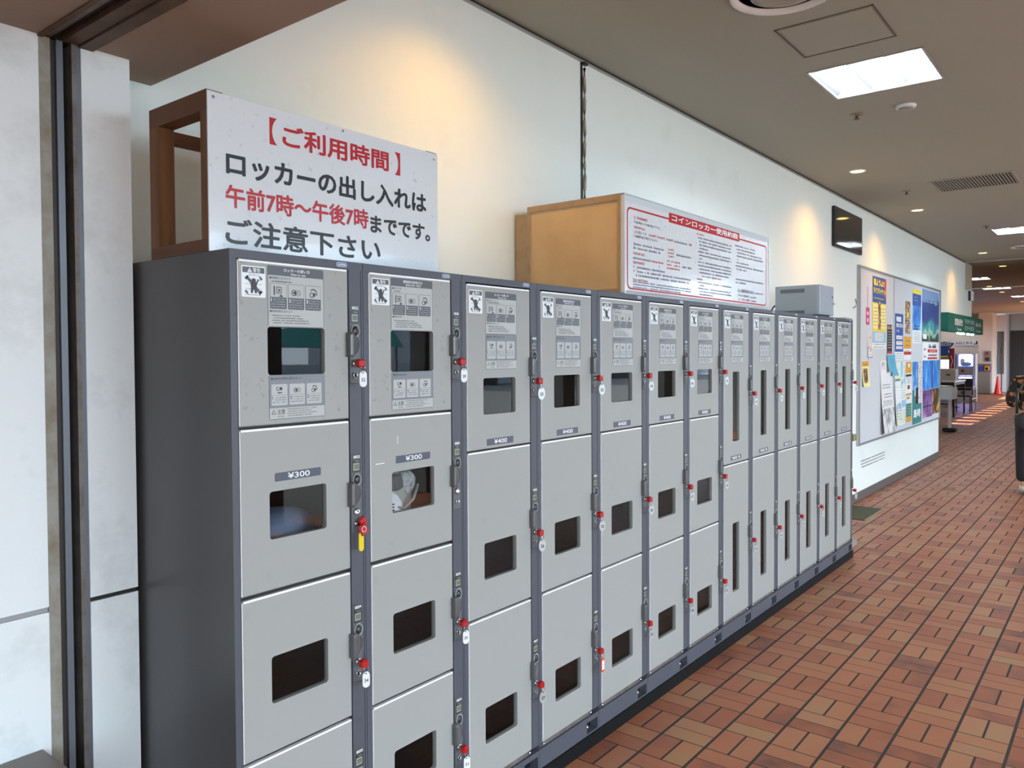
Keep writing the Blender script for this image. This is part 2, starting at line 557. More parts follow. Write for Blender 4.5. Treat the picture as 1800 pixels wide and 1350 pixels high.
q = MB(); q.box(BLACK, -0.455, 5.1, -0.018, 0.006, 0.10, 0.12).box(BLACK, -0.455, 5.1, -0.0185, -0.018, 0, 0.1); q.build('gap', r)
q = MB(); q.box(RUST, -0.455, 5.1, 0.006, 0.043, 0.0, 0.10).box(RUST, -0.455, 5.1, 0.046, 0.082, -0.005, 0.10).box(BLACK, -0.455, 5.1, 0.043, 0.046, 0.01, 0.10); q.build('front_rail', r)
q = MB(); q.box(BLACK, -0.455, 5.1, -0.052, 0.082, 0.12, 0.14).box(BLACK, -0.79, -0.455, -0.049, 0.050, 0.002, 0.14); q.build('housing', r)
# low ledge in front of the wall panel
r = thing('ledge', 'low grey brown ledge against the white wall panel beside the shutter guide', 'ledge', (-0.25, -0.35, 0))
LG = mat('ledge_grey', (128, 118, 112), 0.5, noise=(6, 0.3, (104, 96, 90)))
q = MB(); q.cbox(LG, -0.204, 0.2, -0.8, 1.156, 0.56, 0.594, 0.004); q.build('top', r)
q = MB(); q.box(LG, -0.204, 0.17, -0.76, 1.13, 0, 0.56); q.build('base', r)

# ---------------------------------------------------------------- ceiling fittings
TUBE = mat('lamp_tube', (255, 255, 255), 0.4, emit=((240, 248, 255), 36.0))
TRAY = mat('louvre_grey', (66, 68, 74), 0.35)
def ceiling_light(x0, y0, label, hole):
    t = thing('ceiling_light', label, 'light', (x0 + 0.2975, y0 + 0.2925, H), 'square recessed ceiling lights')
    q = MB()
    a, b = 0.2975, 0.2925
    for X0, X1, Y0, Y1 in ((-a, a, -b, -b + 0.012), (-a, a, b - 0.012, b), (-a, -a + 0.012, -b + 0.012, b - 0.012), (a - 0.012, a, -b + 0.012, b - 0.012)):
        q.box(ALU, X0, X1, Y0, Y1, -0.004, 0.10)
    q.build('frame', t)
    q = MB(); q.box(TRAY, -a, a, -b, b, 0.10, 0.11)
    n = 3; wv = (2 * a - 0.024) / n
    for k in range(n + 1):      # ridged reflector between the tubes
        xc = -a + 0.012 + k * wv
        l = 0.0 if k == 0 else 0.055; r_ = 0.0 if k == n else 0.055
        q.poly(TRAY, [(xc - l, 0.10), (xc, 0.008), (xc + r_, 0.10)] if l and r_ else ([(xc, 0.10), (xc, 0.008), (xc + r_, 0.10)] if r_ else [(xc - l, 0.10), (xc, 0.008), (xc, 0.10)]),
               lambda u, v, d: (u, d, v), b - 0.02, -b + 0.02)
    q.build('reflector', t)
    for k in range(n):
        xc = -a + 0.012 + (k + 0.5) * wv
        q = MB(); q.tube(TUBE, (xc, -b + 0.05, 0.07), (xc, b - 0.03, 0.07), 0.024, n=10)
        q.build('lamp_tube', t)
    return t
LAB = ['square recessed ceiling light with three bright tubes, the nearest, beside the access hatch',
       'square recessed ceiling light just beyond the slatted air vent',
       'bright ceiling light behind the glass smoke screen, nearest of its row',
       'bright ceiling light in the far hall, second behind the smoke screen',
       'bright ceiling light in the far hall, third behind the smoke screen',
       'bright ceiling light in the far hall, farthest behind the smoke screen',
       'added unseen fill light over the ticket room side of the far hall, nearest', 'added unseen fill light over the ticket room side, middle', 'added unseen fill light over the ticket room side, third of its row', 'added unseen fill light over the ticket room side, right by the far wall',
       'added unseen fill light over the street side of the passage, nearest the entrance', 'added unseen fill light over the street side, second from the entrance', 'added unseen fill light over the street side, third from the entrance', 'added unseen fill light over the street side, farthest from the entrance']
for k, (x, y) in enumerate(PANELS):
    ceiling_light(x, y, LAB[k], k)

WARM = mat('warm_lens', (255, 240, 205), 0.4, emit=((255, 205, 120), 5.0))
def downlight(x, y, label, watts):
    t = thing('downlight', label, 'light', (x, y, H), 'round warm downlights')
    q = MB(); q.lathe(WHITE, [(0.055, 0.0), (0.056, -0.006), (0.068, -0.005), (0.070, 0.0)], n=28); q.build('trim_ring', t)
    q = MB(); q.lathe(WARM, [(0.055, -0.0005), (0.055, -0.003)], n=28); q.build('lens', t)
    if watts:
        lamp('downlight_lamp', 'SPOT', (x, y, H - 0.012), watts, (1.0, 0.49, 0.11), spot_size=math.radians(140), spot_blend=1.0, shadow_soft_size=0.045)
DLS = [(-0.18, 2.40, 'warm downlight that lights the wall above the usage hours sign', 17),
       (-0.18, 7.22, 'warm round downlight nearest in view, near the slatted vent', 26),
       (-0.18, 9.61, 'warm round downlight above the notice board, beyond the slatted vent', 26),
       (-0.18, 14.39, 'warm round downlight just before the glass smoke screen', 26),
       (-0.18, 16.80, 'warm round downlight just behind the glass smoke screen', 10),
       (-1.0, 21.7, 'warm round downlight in the far hall, nearer of the pair by the wall line', 10),
       (-1.0, 24.0, 'warm round downlight in the far hall, between two tube lights', 10),
       (-1.02, 28.9, 'warm round downlight in the far hall, the most distant', 10)]
for d in DLS:
    downlight(*d)

r = thing('access_hatch', 'square access hatch outlined in the ceiling beside the nearest tube light', 'hatch', (0.545, 4.057, H))
q = MB()
DK = mat('hatch_line', (84, 74, 66), 0.6)
a = 0.227
for X0, X1, Y0, Y1 in ((-a, a, -a, -a + 0.007), (-a, a, a - 0.007, a), (-a, -a + 0.007, -a, a), (a - 0.007, a, -a, a)):
    q.box(DK, X0, X1, Y0, Y1, -0.003, 0)
q.build('frame', r)
q = MB(); q.box(CEIL, -a + 0.018, a - 0.018, -a + 0.018, a - 0.018, -0.004, 0); q.build('panel', r)
q = MB(); q.tube(BLACK, (-0.02, a - 0.012, -0.006), (-0.02, a - 0.012, 0), 0.006).tube(BLACK, (0.02, a - 0.012, -0.006), (0.02, a - 0.012, 0), 0.006); q.build('catch', r)

def diffuser(x, y, rad, label):
    t = thing('air_diffuser', label, 'air diffuser', (x, y, H))
    q = MB(); q.lathe(WHITE, [(rad * 0.86, 0), (rad * 0.87, -0.01), (rad * 0.95, -0.022), (rad, -0.018), (rad, 0)], n=48); q.build('outer_ring', t)
    q = MB(); q.lathe(CEIL, [(rad * 0.3, -0.004), (rad * 0.45, -0.028), (rad * 0.62, -0.02), (rad * 0.6, -0.002)], n=48)
    q.build('cone', t)
diffuser(0.508, 3.427, 0.227, 'round air diffuser at the top edge of the ceiling view, cut by the frame')
diffuser(0.40, 13.9, 0.16, 'small round air diffuser near the smoke screen')
def sprinkler(x, y, label):
    t = thing('sprinkler', label, 'sprinkler', (x, y, H), 'ceiling sprinklers')
    q = MB(); q.lathe(mat('brass', (150, 140, 110), 0.4, 0.5), [(0.042, 0), (0.041, -0.006), (0.02, -0.010), (0.0, -0.011)], n=24); q.build('rosette', t)
    q = MB(); q.lathe(DSTEEL, [(0.008, -0.009), (0.012, -0.02), (0.009, -0.028), (0.018, -0.030), (0.018, -0.033)], n=16); q.build('head', t)
sprinkler(0.26, 5.52, 'small brass ceiling sprinkler nearest in view, beyond the tube light')
sprinkler(-0.04, 8.42, 'small ceiling sprinkler beside the slatted air vent')
sprinkler(0.256, 11.36, 'small ceiling sprinkler just before the second tube light')
o = MB(); o.lathe(WHITE, [(0.062, 0), (0.062, -0.010), (0.052, -0.02)], n=28).lathe(GREY, [(0.045, -0.02), (0.038, -0.028), (0.0, -0.030)], n=28)
tag(o.build('smoke_detector', None, (0.557, 5.51, H)), 'flat round white smoke detector on the ceiling beyond the tube light', 'smoke detector')

r = thing('air_vent', 'wide air vent with dark narrow slats in the ceiling', 'air vent', (0.545, 8.37, H))
q = MB()
for X0, X1, Y0, Y1 in ((-0.335, 0.335, -0.305, -0.28), (-0.335, 0.335, 0.28, 0.305), (-0.335, -0.315, -0.28, 0.28), (0.315, 0.335, -0.28, 0.28)):
    q.box(CEIL, X0, X1, Y0, Y1, -0.008, 0)
q.build('frame', r)
q = MB(); q.box(BLACK, -0.315, 0.315, -0.28, 0.28, -0.0015, -0.0005)
for k in range(25):
    x = -0.303 + k * 0.0252
    q.box(CEIL, x, x + 0.0075, -0.28, 0.28, -0.007, -0.0015)
q.build('slats', r)
# ---------------------------------------------------------------- coin lockers
DOORP = mat('door_paint', (154, 154, 149), 0.42, spec=0.4, noise=(9, 0.03, (147, 147, 142)), bump=(90, 0.02))
DOORW = mat('door_paint_spotted', (156, 156, 151), 0.42, spec=0.4, noise=(42, 0.06, (106, 103, 98)))
EDGE = mat('door_edge', (240, 240, 240), 0.35)  # near white paints the light highlight onto the worn door edges
FRAME = mat('locker_frame', (78, 80, 88), 0.42, spec=0.4, noise=(30, 0.03, (64, 65, 71)))
SIDE = mat('locker_side', (76, 74, 74), 0.35, spec=0.5, noise=(24, 0.02, (72, 70, 70)))
INNER = mat('locker_inside', (24, 22, 21), 0.6)
PANEL = mat('lock_panel_grey', (92, 94, 97), 0.4)
HANDLE = mat('handle_grey', (84, 84, 84), 0.28, coat=0.3)
LCD = mat('lcd_green', (150, 156, 136), 0.15)
LCDF = mat('lcd_frame', (44, 46, 46), 0.3)
INK = mat('ink_dark', (54, 55, 58), 0.5)
INKB = mat('ink_black', (32, 33, 36), 0.5)
PLATE = mat('plate_slate', (74, 78, 90), 0.35)
PAPER = mat('sticker_white', (226, 230, 230), 0.3)
STK = mat('sticker_silver', (166, 168, 164), 0.3)
STKW = mat('sticker_pale', (176, 178, 174), 0.4)
STKG = mat('sticker_grey', (84, 86, 91), 0.4)
STKM = mat('sticker_midgrey', (124, 127, 132), 0.4)
WIN = glass('locker_window', (0.88, 0.89, 0.89), 0.015, 1.45)
RED = mat('key_red', (170, 14, 14), 0.45)
TAGM = mat('tag_metal', (178, 180, 176), 0.35, 0.35)
TAGW = mat('tag_white', (222, 222, 220), 0.35)
BLUE = mat('badge_blue', (70, 98, 150), 0.35)
CHROME = mat('chrome', (200, 202, 204), 0.15, 1.0)

STARTS = [1.066, 1.484, 1.902, 2.312, 2.724, 3.135, 3.547, 3.956, 4.366, 4.776, 5.186, 5.597, 6.008]
END = 6.42
ORD = ['first', 'second', 'third', 'fourth', 'fifth', 'sixth', 'seventh', 'eighth', 'ninth', 'tenth', 'eleventh', 'twelfth', 'last']
TYPES = {
 'A': dict(doors=[(1.415, 1.826), (0.995, 1.407), (0.579, 0.984), (0.162, 0.570)], wz=[(1.541, 1.663), (1.123, 1.245), (0.703, 0.824), (0.290, 0.412)],
           wy=(0.103, 0.281), plate=(1, 0.119, 0.263, 1.269, 1.291, '¥300'), pan=[1.731, 1.314, 0.890, 0.479], st=(0.105, 0.279, 1.818, 1.664, 1.541, 1.427), wt=1.812),
 'B': dict(doors=[(1.272, 1.822), (0.708, 1.265), (0.147, 0.700)], wz=[(1.388, 1.511), (0.829, 0.953), (0.269, 0.392)],
           wy=(0.102, 0.277), plate=(0, 0.118, 0.262, 1.282, 1.305, '¥400'), pan=[1.657, 1.106, 0.550], st=(0.115, 0.283, 1.802, 1.660, 1.660, 1.540), wt=1.804),
 'C': dict(doors=[(0.993, 1.822), (0.147, 0.985)], wz=[(1.110, 1.491), (0.281, 0.661)],
           wy=(0.137, 0.228), plate=(0, 0.113, 0.253, 1.009, 1.032, '¥600'), pan=[1.527, 0.692], st=(0.112, 0.280, 1.802, 1.660, 1.660, 1.540), wt=1.804)}
KIND = 'AABBBBBCCCCCC'
NUMS = [[32, 33, 34, 35], [28, 29, 30, 31], [25, 26, 27], [22, 23, 24], [19, 20, 21], [16, 17, 18], [13, 14, 15], [11, 12], [9, 10], [7, 8], [5, 6], [3, 4], [1, 2]]

def window_door(mb, m, y0, y1, z0, z1, wy0, wy1, wz0, wz1, xf, xb, c=0.0025, r=0.008):
    inner = rrect(wy0, wz0, wy1, wz1, r, 3)
    per = 4
    corners = [(y1, z1), (y0, z1), (y0, z0), (y1, z0)]
    def ring(ins):
        out = []
        for k, (a, b) in enumerate(corners):
            sy = -1 if k in (0, 3) else 1
            sz = -1 if k in (0, 1) else 1
            out += [(a + sy * ins, b + sz * ins)] * per
        return out
    n = len(inner)
    vs, fs = [], []
    rings = [(inner, xb), (inner, xf), (ring(c), xf), (ring(0), xf - c), (ring(0), xb)]
    for pts, x in rings:
        vs += [(x, a, b) for a, b in pts]
    for k in range(4):
        for i in range(n):
            j = (i + 1) % n
            q = [k * n + i, k * n + j, (k + 1) * n + j, (k + 1) * n + i]
            u = []
            for t in q:
                if not u or all((Vector(vs[t]) - Vector(vs[w_])).length > 1e-7 for w_ in u):
                    u.append(t)
            if len(u) > 2:
                fs.append(tuple(u[::-1]))
    mb.add(vs, fs, m)

def instr_mesh(lang, y0, y1, zt, zm, zn, zb):
    """printed instruction sticker; upper part zt..zm, lower part zn..zb; origin at y0"""
    mb = MB(); W = y1 - y0
    rnd = random.Random(3)
    F = lambda u, v, d: (d, u, v)
    D1, D2, D3 = 0.0004, 0.0007, 0.0010
    k = (zt - zm) / 0.154
    mb.poly(STKG, rrect(0, zm, W, zt, 0.004, 2), F, 0, 0.0002)
    mb.poly(STKW, [(0.0015, zm + 0.001), (W - 0.0015, zm + 0.001), (W - 0.0015, zt - 0.0015), (0.0015, zt - 0.0015)], F, 0, D1)
    mb.poly(STKG, [(0.0015, zt - 0.024 * k), (W - 0.0015, zt - 0.024 * k), (W - 0.0015, zt - 0.0015), (0.0015, zt - 0.0015)], F, 0, D2)
    if lang == 'J':
        mb.text(PAPER, 'ロッカーの使い方', W * 0.28, W * 0.74, zt - 0.0135 * k, zt - 0.0045 * k, F, D3, 0.01)
        mb.text(PAPER, 'How to use', W * 0.40, W * 0.66, zt - 0.0215 * k, zt - 0.0155 * k, F, D3, 0.01)
        mb.text(INK, '●荷物を入れるとき', 0.005, 0.068, zt - 0.034 * k, zt - 0.0275 * k, F, D3)
        mb.text(INK, '●荷物を取り出すとき', 0.005, 0.072, zt - 0.118 * k, zt - 0.1115 * k, F, D3)
    else:
        mb.text(PAPER, '儲物柜的使用方法', W * 0.28, W * 0.74, zt - 0.0135 * k, zt - 0.0045 * k, F, D3, 0.01)
        mb.text(PAPER, '물품보관함 사용법', W * 0.34, W * 0.70, zt - 0.0215 * k, zt - 0.0155 * k, F, D3, 0.01)
        mb.text(INK, '●放入行李', 0.005, 0.042, zt - 0.034 * k, zt - 0.0275 * k, F, D3)
        mb.text(INK, '●取出行李', 0.005, 0.042, zt - 0.118 * k, zt - 0.1115 * k, F, D3)
    marks(mb, INK, 0.012, 0.075 if lang == 'J' else 0.04, zt - 0.041 * k, 0.004, F, D3, rnd=rnd)
    bw = (W - 0.012) / 3
    for i in range(3):
        u = 0.006 + i * bw
        za, zc, zd = zt - 0.044 * k, zt - 0.079 * k, zt - 0.109 * k
        mb.poly(STKG, rrect(u, zd, u + bw - 0.004, za, 0.002, 1), F, 0, D2)
        mb.poly(STKW, [(u + 0.001, zc), (u + bw - 0.005, zc), (u + bw - 0.005, za - 0.001), (u + 0.001, za - 0.001)], F, 0, D3)
        icon(mb, i, u + (bw - 0.004) / 2, (za + zc) / 2 - 0.001, 0.013 * k, F, D3 + 0.0002, i == 0)
        mb.text(PAPER, str(i + 1), u + 0.003, u + 0.008, zc - 0.012 * k, zc - 0.003 * k, F, D3, 0.02, keep=True)
        for r_ in range(4):
            marks(mb, STKW, u + (0.011 if r_ < 2 else 0.003), u + bw - 0.006, zc - (0.007 + 0.0062 * r_) * k, 0.003, F, D3, rnd=rnd)
    for r_, (a, e) in enumerate(((0.012, 0.10), (0.016, 0.11), (0.012, 0.125), (0.016, 0.13))):
        marks(mb, INK, a, e, zt - (0.127 + 0.0062 * r_) * k, 0.0032, F, D3, rnd=rnd)
    # lower part
    h = zn - zb
    mb.poly(STKG, rrect(0, zb, W, zn, 0.004, 2), F, 0, 0.0002)
    mb.poly(STKM, [(0.0015, zb + 0.0015), (W - 0.0015, zb + 0.0015), (W - 0.0015, zn - 0.001), (0.0015, zn - 0.001)], F, 0, D1)
    mb.poly(STKW, [(0.0015, zb + 0.0015), (W - 0.0015, zb + 0.0015), (W - 0.0015, zb + 0.030), (0.0015, zb + 0.030)], F, 0, D2)
    mb.poly(STKG, [(0.0015, zb + 0.030), (W - 0.0015, zb + 0.030), (W - 0.0015, zb + 0.031), (0.0015, zb + 0.031)], F, 0, D2)
    mb.text(INK, '●使用中の荷物を追加するとき' if lang == 'J' else '●使用中添加行李', 0.006, 0.098 if lang == 'J' else 0.06, zn - 0.013, zn - 0.006, F, D3)
    for i in range(3):
        u = 0.007 + i * bw
        za, zd = zn - 0.024, zb + 0.036
        zc = za - (za - zd) * 0.52
        mb.poly(STKW, rrect(u, zd, u + bw - 0.006, za, 0.002, 1), F, 0, D2)
        mb.poly(STKG, [(u, zc), (u + bw - 0.006, zc), (u + bw - 0.006, zc + 0.0006), (u, zc + 0.0006)], F, 0, D3)
        icon(mb, i if i else 3, u + (bw - 0.006) / 2, (za + zc) / 2, 0.010, F, D3 + 0.0002, False)
        mb.text(INK, str(i + 1), u + 0.002, u + 0.007, zc - 0.011, zc - 0.003, F, D3, 0.02, keep=True)
        for r_ in range(3):
            marks(mb, INK, u + (0.010 if r_ < 2 else 0.004), u + bw - 0.008, zc - 0.007 - 0.006 * r_, 0.003, F, D3, rnd=rnd)
    mb.add([F(0.006, zb + 0.014, D3), F(0.020, zb + 0.014, D3), F(0.013, zb + 0.026, D3)], [(0, 1, 2)], INK)
    mb.add([F(0.0085, zb + 0.0155, D3 + 2e-4), F(0.0175, zb + 0.0155, D3 + 2e-4), F(0.013, zb + 0.0235, D3 + 2e-4)], [(0, 1, 2)], STKW)
    mb.text(INK, '注意', 0.023, 0.047, zb + 0.013, zb + 0.026, F, D3, 0.01)
    mb.text(INK, 'CAUTION', 0.024, 0.044, zb + 0.005, zb + 0.0095, F, D3)
    for r_ in range(4):
        marks(mb, INK, 0.054 + 0.003 * (r_ % 2), 0.15 - 0.018 * (r_ % 2), zb + 0.024 - 0.0058 * r_, 0.003, F, D3, rnd=rnd)
    return mb

def ring2d(mb, m, cu, cv, r0, r1, F, d, n=16, a0=0, a1=360):
    vs, fs = [], []
    for i in range(n + 1):
        a = math.radians(a0 + (a1 - a0) * i / n)
        vs += [F(cu + r0 * math.cos(a), cv + r0 * math.sin(a), d), F(cu + r1 * math.cos(a), cv + r1 * math.sin(a), d)]
    for i in range(n):
        fs.append((2 * i, 2 * i + 1, 2 * i + 3, 2 * i + 2))
    mb.add(vs, fs, m)
def icon(mb, kind, cu, cv, r, F, d, door):
    P = lambda pts, m=INK: mb.add([F(cu + a * r, cv + b * r, d) for a, b in pts], [tuple(range(len(pts)))], m)
    if kind == 0:       # suitcase going in at a door
        P([(-1.1, -0.8), (-0.8, -1.0), (-0.8, 1.0), (-1.1, 0.8)])
        P([(-0.45, -0.55), (0.75, -0.55), (0.75, 0.75), (-0.45, 0.75)])
        mb.add([F(cu + a * r, cv + b * r, d + 2e-4) for a, b in ((-0.3, -0.4), (0.6, -0.4), (0.6, 0.6), (-0.3, 0.6))], [(0, 1, 2, 3)], STKW)
        mb.add([F(cu + a * r, cv + b * r, d + 4e-4) for a, b in ((-0.1, -0.2), (0.4, -0.2), (0.4, 0.35), (-0.1, 0.35))], [(0, 1, 2, 3)], STKG)
        P([(0.1, -1.1), (0.7, -0.65), (0.7, -0.9), (1.0, -0.9), (1.0, -1.2), (0.4, -1.2)])
    elif kind == 1:     # coin slot and coin
        ring2d(mb, INK, cu - 0.5 * r, cv - 0.25 * r, 0.45 * r, 0.62 * r, F, d)
        ring2d(mb, INK, cu + 0.5 * r, cv - 0.25 * r, 0.50 * r, 0.60 * r, F, d)
        P([(-0.9, -0.25), (-0.1, 0.15), (-0.1, -0.65)])
        P([(0.35, -0.45), (0.45, -0.45), (0.45, 0.0), (0.35, 0.0)]); P([(0.58, -0.45), (0.68, -0.45), (0.68, 0.0), (0.58, 0.0)])
    elif kind == 2:     # key turning
        ring2d(mb, INK, cu - 0.35 * r, cv - 0.45 * r, 0.38 * r, 0.55 * r, F, d, a0=60, a1=330)
        P([(-0.1, -0.75), (0.5, -0.75), (0.5, 0.0), (-0.1, 0.0)])
        ring2d(mb, INK, cu + 0.05 * r, cv - 0.1 * r, 0.68 * r, 0.92 * r, F, d, a0=10, a1=140)
        P([(0.5, -0.1), (1.1, -0.1), (0.82, -0.55)])
    else:               # key and lock
        ring2d(mb, INK, cu - 0.55 * r, cv + 0.25 * r, 0.30 * r, 0.48 * r, F, d, a0=60, a1=330)
        P([(-0.05, -0.1), (0.8, -0.1), (0.8, 0.65), (-0.05, 0.65)])
        P([(-0.7, -0.75), (-0.2, -0.4), (-0.2, -0.6), (0.75, -0.6), (0.75, -0.9), (-0.2, -0.9), (-0.2, -1.1)], STKG)

def warn_mesh():
    mb = MB(); F = lambda u, v, d: (d, u, v)
    W, Hh = 0.068, 0.077
    rnd = random.Random(5)
    mb.poly(PAPER, rrect(0, 0, W, Hh, 0.003, 2), F, 0, 0.0004)
    mb.poly(STKG, [(0.003, Hh - 0.017), (W - 0.003, Hh - 0.017), (W - 0.003, Hh - 0.003), (0.003, Hh - 0.003)], F, 0, 0.0007)
    mb.add([F(0.016, Hh - 0.0155, 0.001), F(0.030, Hh - 0.0155, 0.001), F(0.023, Hh - 0.0045, 0.001)], [(0, 1, 2)], PAPER)
    mb.add([F(0.0222, Hh - 0.013, 0.0012), F(0.0238, Hh - 0.013, 0.0012), F(0.0242, Hh - 0.008, 0.0012), F(0.0218, Hh - 0.008, 0.0012)], [(0, 1, 2, 3)], STKG)
    mb.text(PAPER, '警告', 0.032, 0.053, Hh - 0.0155, Hh - 0.0045, F, 0.001, 0.01)
    mb.text(INK, 'あぶない!', 0.021, 0.048, Hh - 0.0245, Hh - 0.0185, F, 0.0007)
    cu, cv = W / 2, 0.030
    d = 0.0007
    P = lambda pts, m=STKG, e=0: mb.add([F(cu + a, cv + b, d + e) for a, b in pts], [tuple(range(len(pts)))], m)
    for s in (1, -1):     # crossed bars behind the crouching figure
        P([(-0.022, s * 0.020 - 0.003), (-0.017, s * 0.020 + 0.003), (0.022, -s * 0.020 + 0.003), (0.017, -s * 0.020 - 0.003)])
        P([(-0.026, s * 0.016), (-0.020, s * 0.022), (-0.014, s * 0.024), (-0.020, s * 0.012)])
        P([(0.026, s * 0.016), (0.020, s * 0.022), (0.014, s * 0.024), (0.020, s * 0.012)])
    for v in (-0.010, 0.002, 0.013):
        P([(-0.024, v), (0.024, v), (0.024, v + 0.0008), (-0.024, v + 0.0008)])
    mb.poly(INK, [(cu + 0.006 * math.cos(i * PI / 6), cv + 0.011 + 0.006 * math.sin(i * PI / 6)) for i in range(12)], F, d, d + 0.0003)
    P([(-0.007, -0.012), (0.007, -0.012), (0.009, 0.002), (0.006, 0.008), (-0.006, 0.008), (-0.009, 0.002)], INK, 0.0003)
    P([(-0.009, -0.020), (-0.003, -0.020), (-0.001, -0.010), (-0.008, -0.010)], INK, 0.0003)
    P([(0.009, -0.020), (0.003, -0.020), (0.001, -0.010), (0.008, -0.010)], INK, 0.0003)
    P([(0.006, 0.006), (0.013, 0.016), (0.015, 0.013), (0.008, 0.001)], INK, 0.0003)
    marks(mb, INK, 0.010, W - 0.010, 0.0045, 0.003, F, d, rnd=rnd)
    return mb

_mesh = {}
def shared(key, maker):
    """first call builds the object; later calls reuse its mesh"""
    if key not in _mesh:
        _mesh[key] = maker()
        return _mesh[key].build(key[0])
    return None
def put(key, maker, parent, loc=(0, 0, 0)):
    """links one object that uses the cached mesh for key"""
    if key not in _mesh:
        o = maker().build(key[0])
        _mesh[key] = o.data
    else:
        o = bpy.data.objects.new(key[0], _mesh[key])
        COL.objects.link(o)
    o.parent = parent
    o.location = loc
    return o

def cabinet(W, T, first, last):
    mb = MB(); D = TYPES[T]
    top, bot = 1.85, 0.054
    mb.box(SIDE if first else FRAME, -0.595, 0.0, 0.0, 0.0012, bot, top)            # left skin
    mb.box(FRAME, -0.595, -0.001, W - 0.0022, W - 0.001, bot, top)                       # right skin
    mb.box(INNER, -0.595, -0.590, 0.0012, W - 0.0022, bot, top)                  # back
    mb.box(FRAME, -0.590, 0.0, 0.0012, W - 0.0022, 1.828, top)                    # top band
    mb.box(FRAME, -0.05, 0.0, 0.0012, 0.0175, 0.147, 1.828)                       # left stile
    mb.box(INNER, -0.585, -0.05, 0.356, 0.360, 0.147, 1.828)                      # inner partition
    mb.box(BLACK, -0.020, -0.012, 0.0175, 0.0198, 0.147, 1.828)
    mb.box(INNER, -0.590, -0.05, 0.0012, 0.0030, 0.147, 1.828)
    for (a, b) in D['doors']:
        mb.box(INNER, -0.590, -0.012, 0.0175, 0.364, a - 0.009, a + 0.001)        # shelf under each door
    mb.box(INNER, -0.590, -0.03, 0.0175, 0.364, 1.816, 1.828)
    return mb

def door(T, k):
    D = TYPES[T]; a, b = D['doors'][k]
    mb = MB()
    y0, y1 = 0.0205, 0.3625
    window_door(mb, DOORW if (k == 0 and T == 'A') else DOORP, y0, y1, a, b, D['wy'][0], D['wy'][1], D['wz'][k][0], D['wz'][k][1], 0.001, -0.016)
    mb.box(EDGE, -0.010, 0.0012, y0 + 0.004, y1 - 0.004, b - 0.0048, b + 0.0006)   # folded, worn top edge, near white: ceiling light highlight painted in
    mb.box(EDGE, -0.002, 0.0012, y0 - 0.0002, y0 + 0.0014, a + 0.003, b - 0.003)  # bright bevel highlight painted down the left edge
    return mb

def pane(T, k):
    D = TYPES[T]
    mb = MB(); mb.box(WIN, -0.0100, -0.0085, D['wy'][0] - 0.003, D['wy'][1] + 0.003, D['wz'][k][0] - 0.003, D['wz'][k][1] + 0.003)
    return mb

def lock_column(W):
    mb = MB()
    mb.box(FRAME, -0.05, 0.0005, 0.3655, W - 0.0095, 0.147, 1.828)
    mb.box(BLACK, -0.02, -0.008, W - 0.0095, W - 0.0075, 0.147, 1.828)
    mb.box(FRAME, -0.05, 0.0005, W - 0.0075, W - 0.0022, 0.147, 1.828)
    mb.box(BLACK, -0.05, -0.014, 0.3625, 0.3655, 0.147, 1.828)
    return mb

def plinth(W):
    mb = MB()
    z0, z1 = 0.054, 0.146
    a, b = W - 0.092, W - 0.012
    mb.box(FRAME, -0.035, 0.001, 0.0012, a, z0, 0.126).box(FRAME, -0.035, 0.001, b, W - 0.002, z0, 0.126)
    mb.box(FRAME, -0.035, 0.001, a, b, 0.106, 0.126).box(FRAME, -0.035, 0.001, a, b, z0, 0.061)
    mb.box(BLACK, -0.045, -0.036, 0.0012, W - 0.002, z0, 0.126)
    mb.box(FRAME, -0.035, -0.010, 0.0012, 0.364, 0.126, z1)
    mb.box(DSTEEL, -0.010, -0.006, 0.022, 0.360, 0.128, 0.144)
    for y in (0.030, 0.353):
        mb.lathe(CHROME, [(0.006, -0.006), (0.006, -0.001), (0.003, 0.001), (0, 0.001)], (0, y, 0.137), 'X', 10)
    mb.lathe(CHROME, [(0.010, -0.034), (0.010, -0.006), (0.004, -0.002), (0, -0.002)], (0, a + 0.012, 0.082), 'X', 12)
    return mb

def panel_base():
    mb = MB()
    mb.cbox(PANEL, 0.0005, 0.003, 0.3675, 0.4005, -0.220, 0.0, 0.0012)
    mb.poly(PANEL, rrect(0.3685, -0.090, 0.3995, -0.053, 0.0150, 5), FX, 0.003, 0.0042)
    return mb
def p_display(T, txt):
    mb = MB()
    mb.box(LCDF, 0.0030, 0.0040, 0.3705, 0.3985, -0.052, -0.0165)
    mb.box(LCD, 0.0040, 0.0042, 0.3725, 0.3945, -0.047, -0.026)
    mb.text(INKB, txt, 0.375, 0.392, -0.043, -0.030, FX, 0.0044, 0.01)
    marks(mb, STKW, 0.373, 0.396, -0.022, 0.003, FX, 0.0042, rnd=random.Random(2))
    return mb
def p_coin():
    mb = MB()
    c = (0, 0.3845, -0.0725)
    mb.lathe(GREY, [(0.0160, 0.003), (0.0160, 0.007), (0.0140, 0.0078), (0.0130, 0.0045), (0.0, 0.0045)], c, 'X', 24, 0.95, 1.12)
    mb.lathe(LCDF, [(0.0120, 0.0045), (0.0115, 0.0075), (0.0085, 0.0100), (0.0045, 0.0112), (0.0, 0.0115)], c, 'X', 20, 0.95, 1.12)
    mb.box(BLACK, 0.0100, 0.0118, 0.3838, 0.3852, -0.081, -0.064)
    return mb
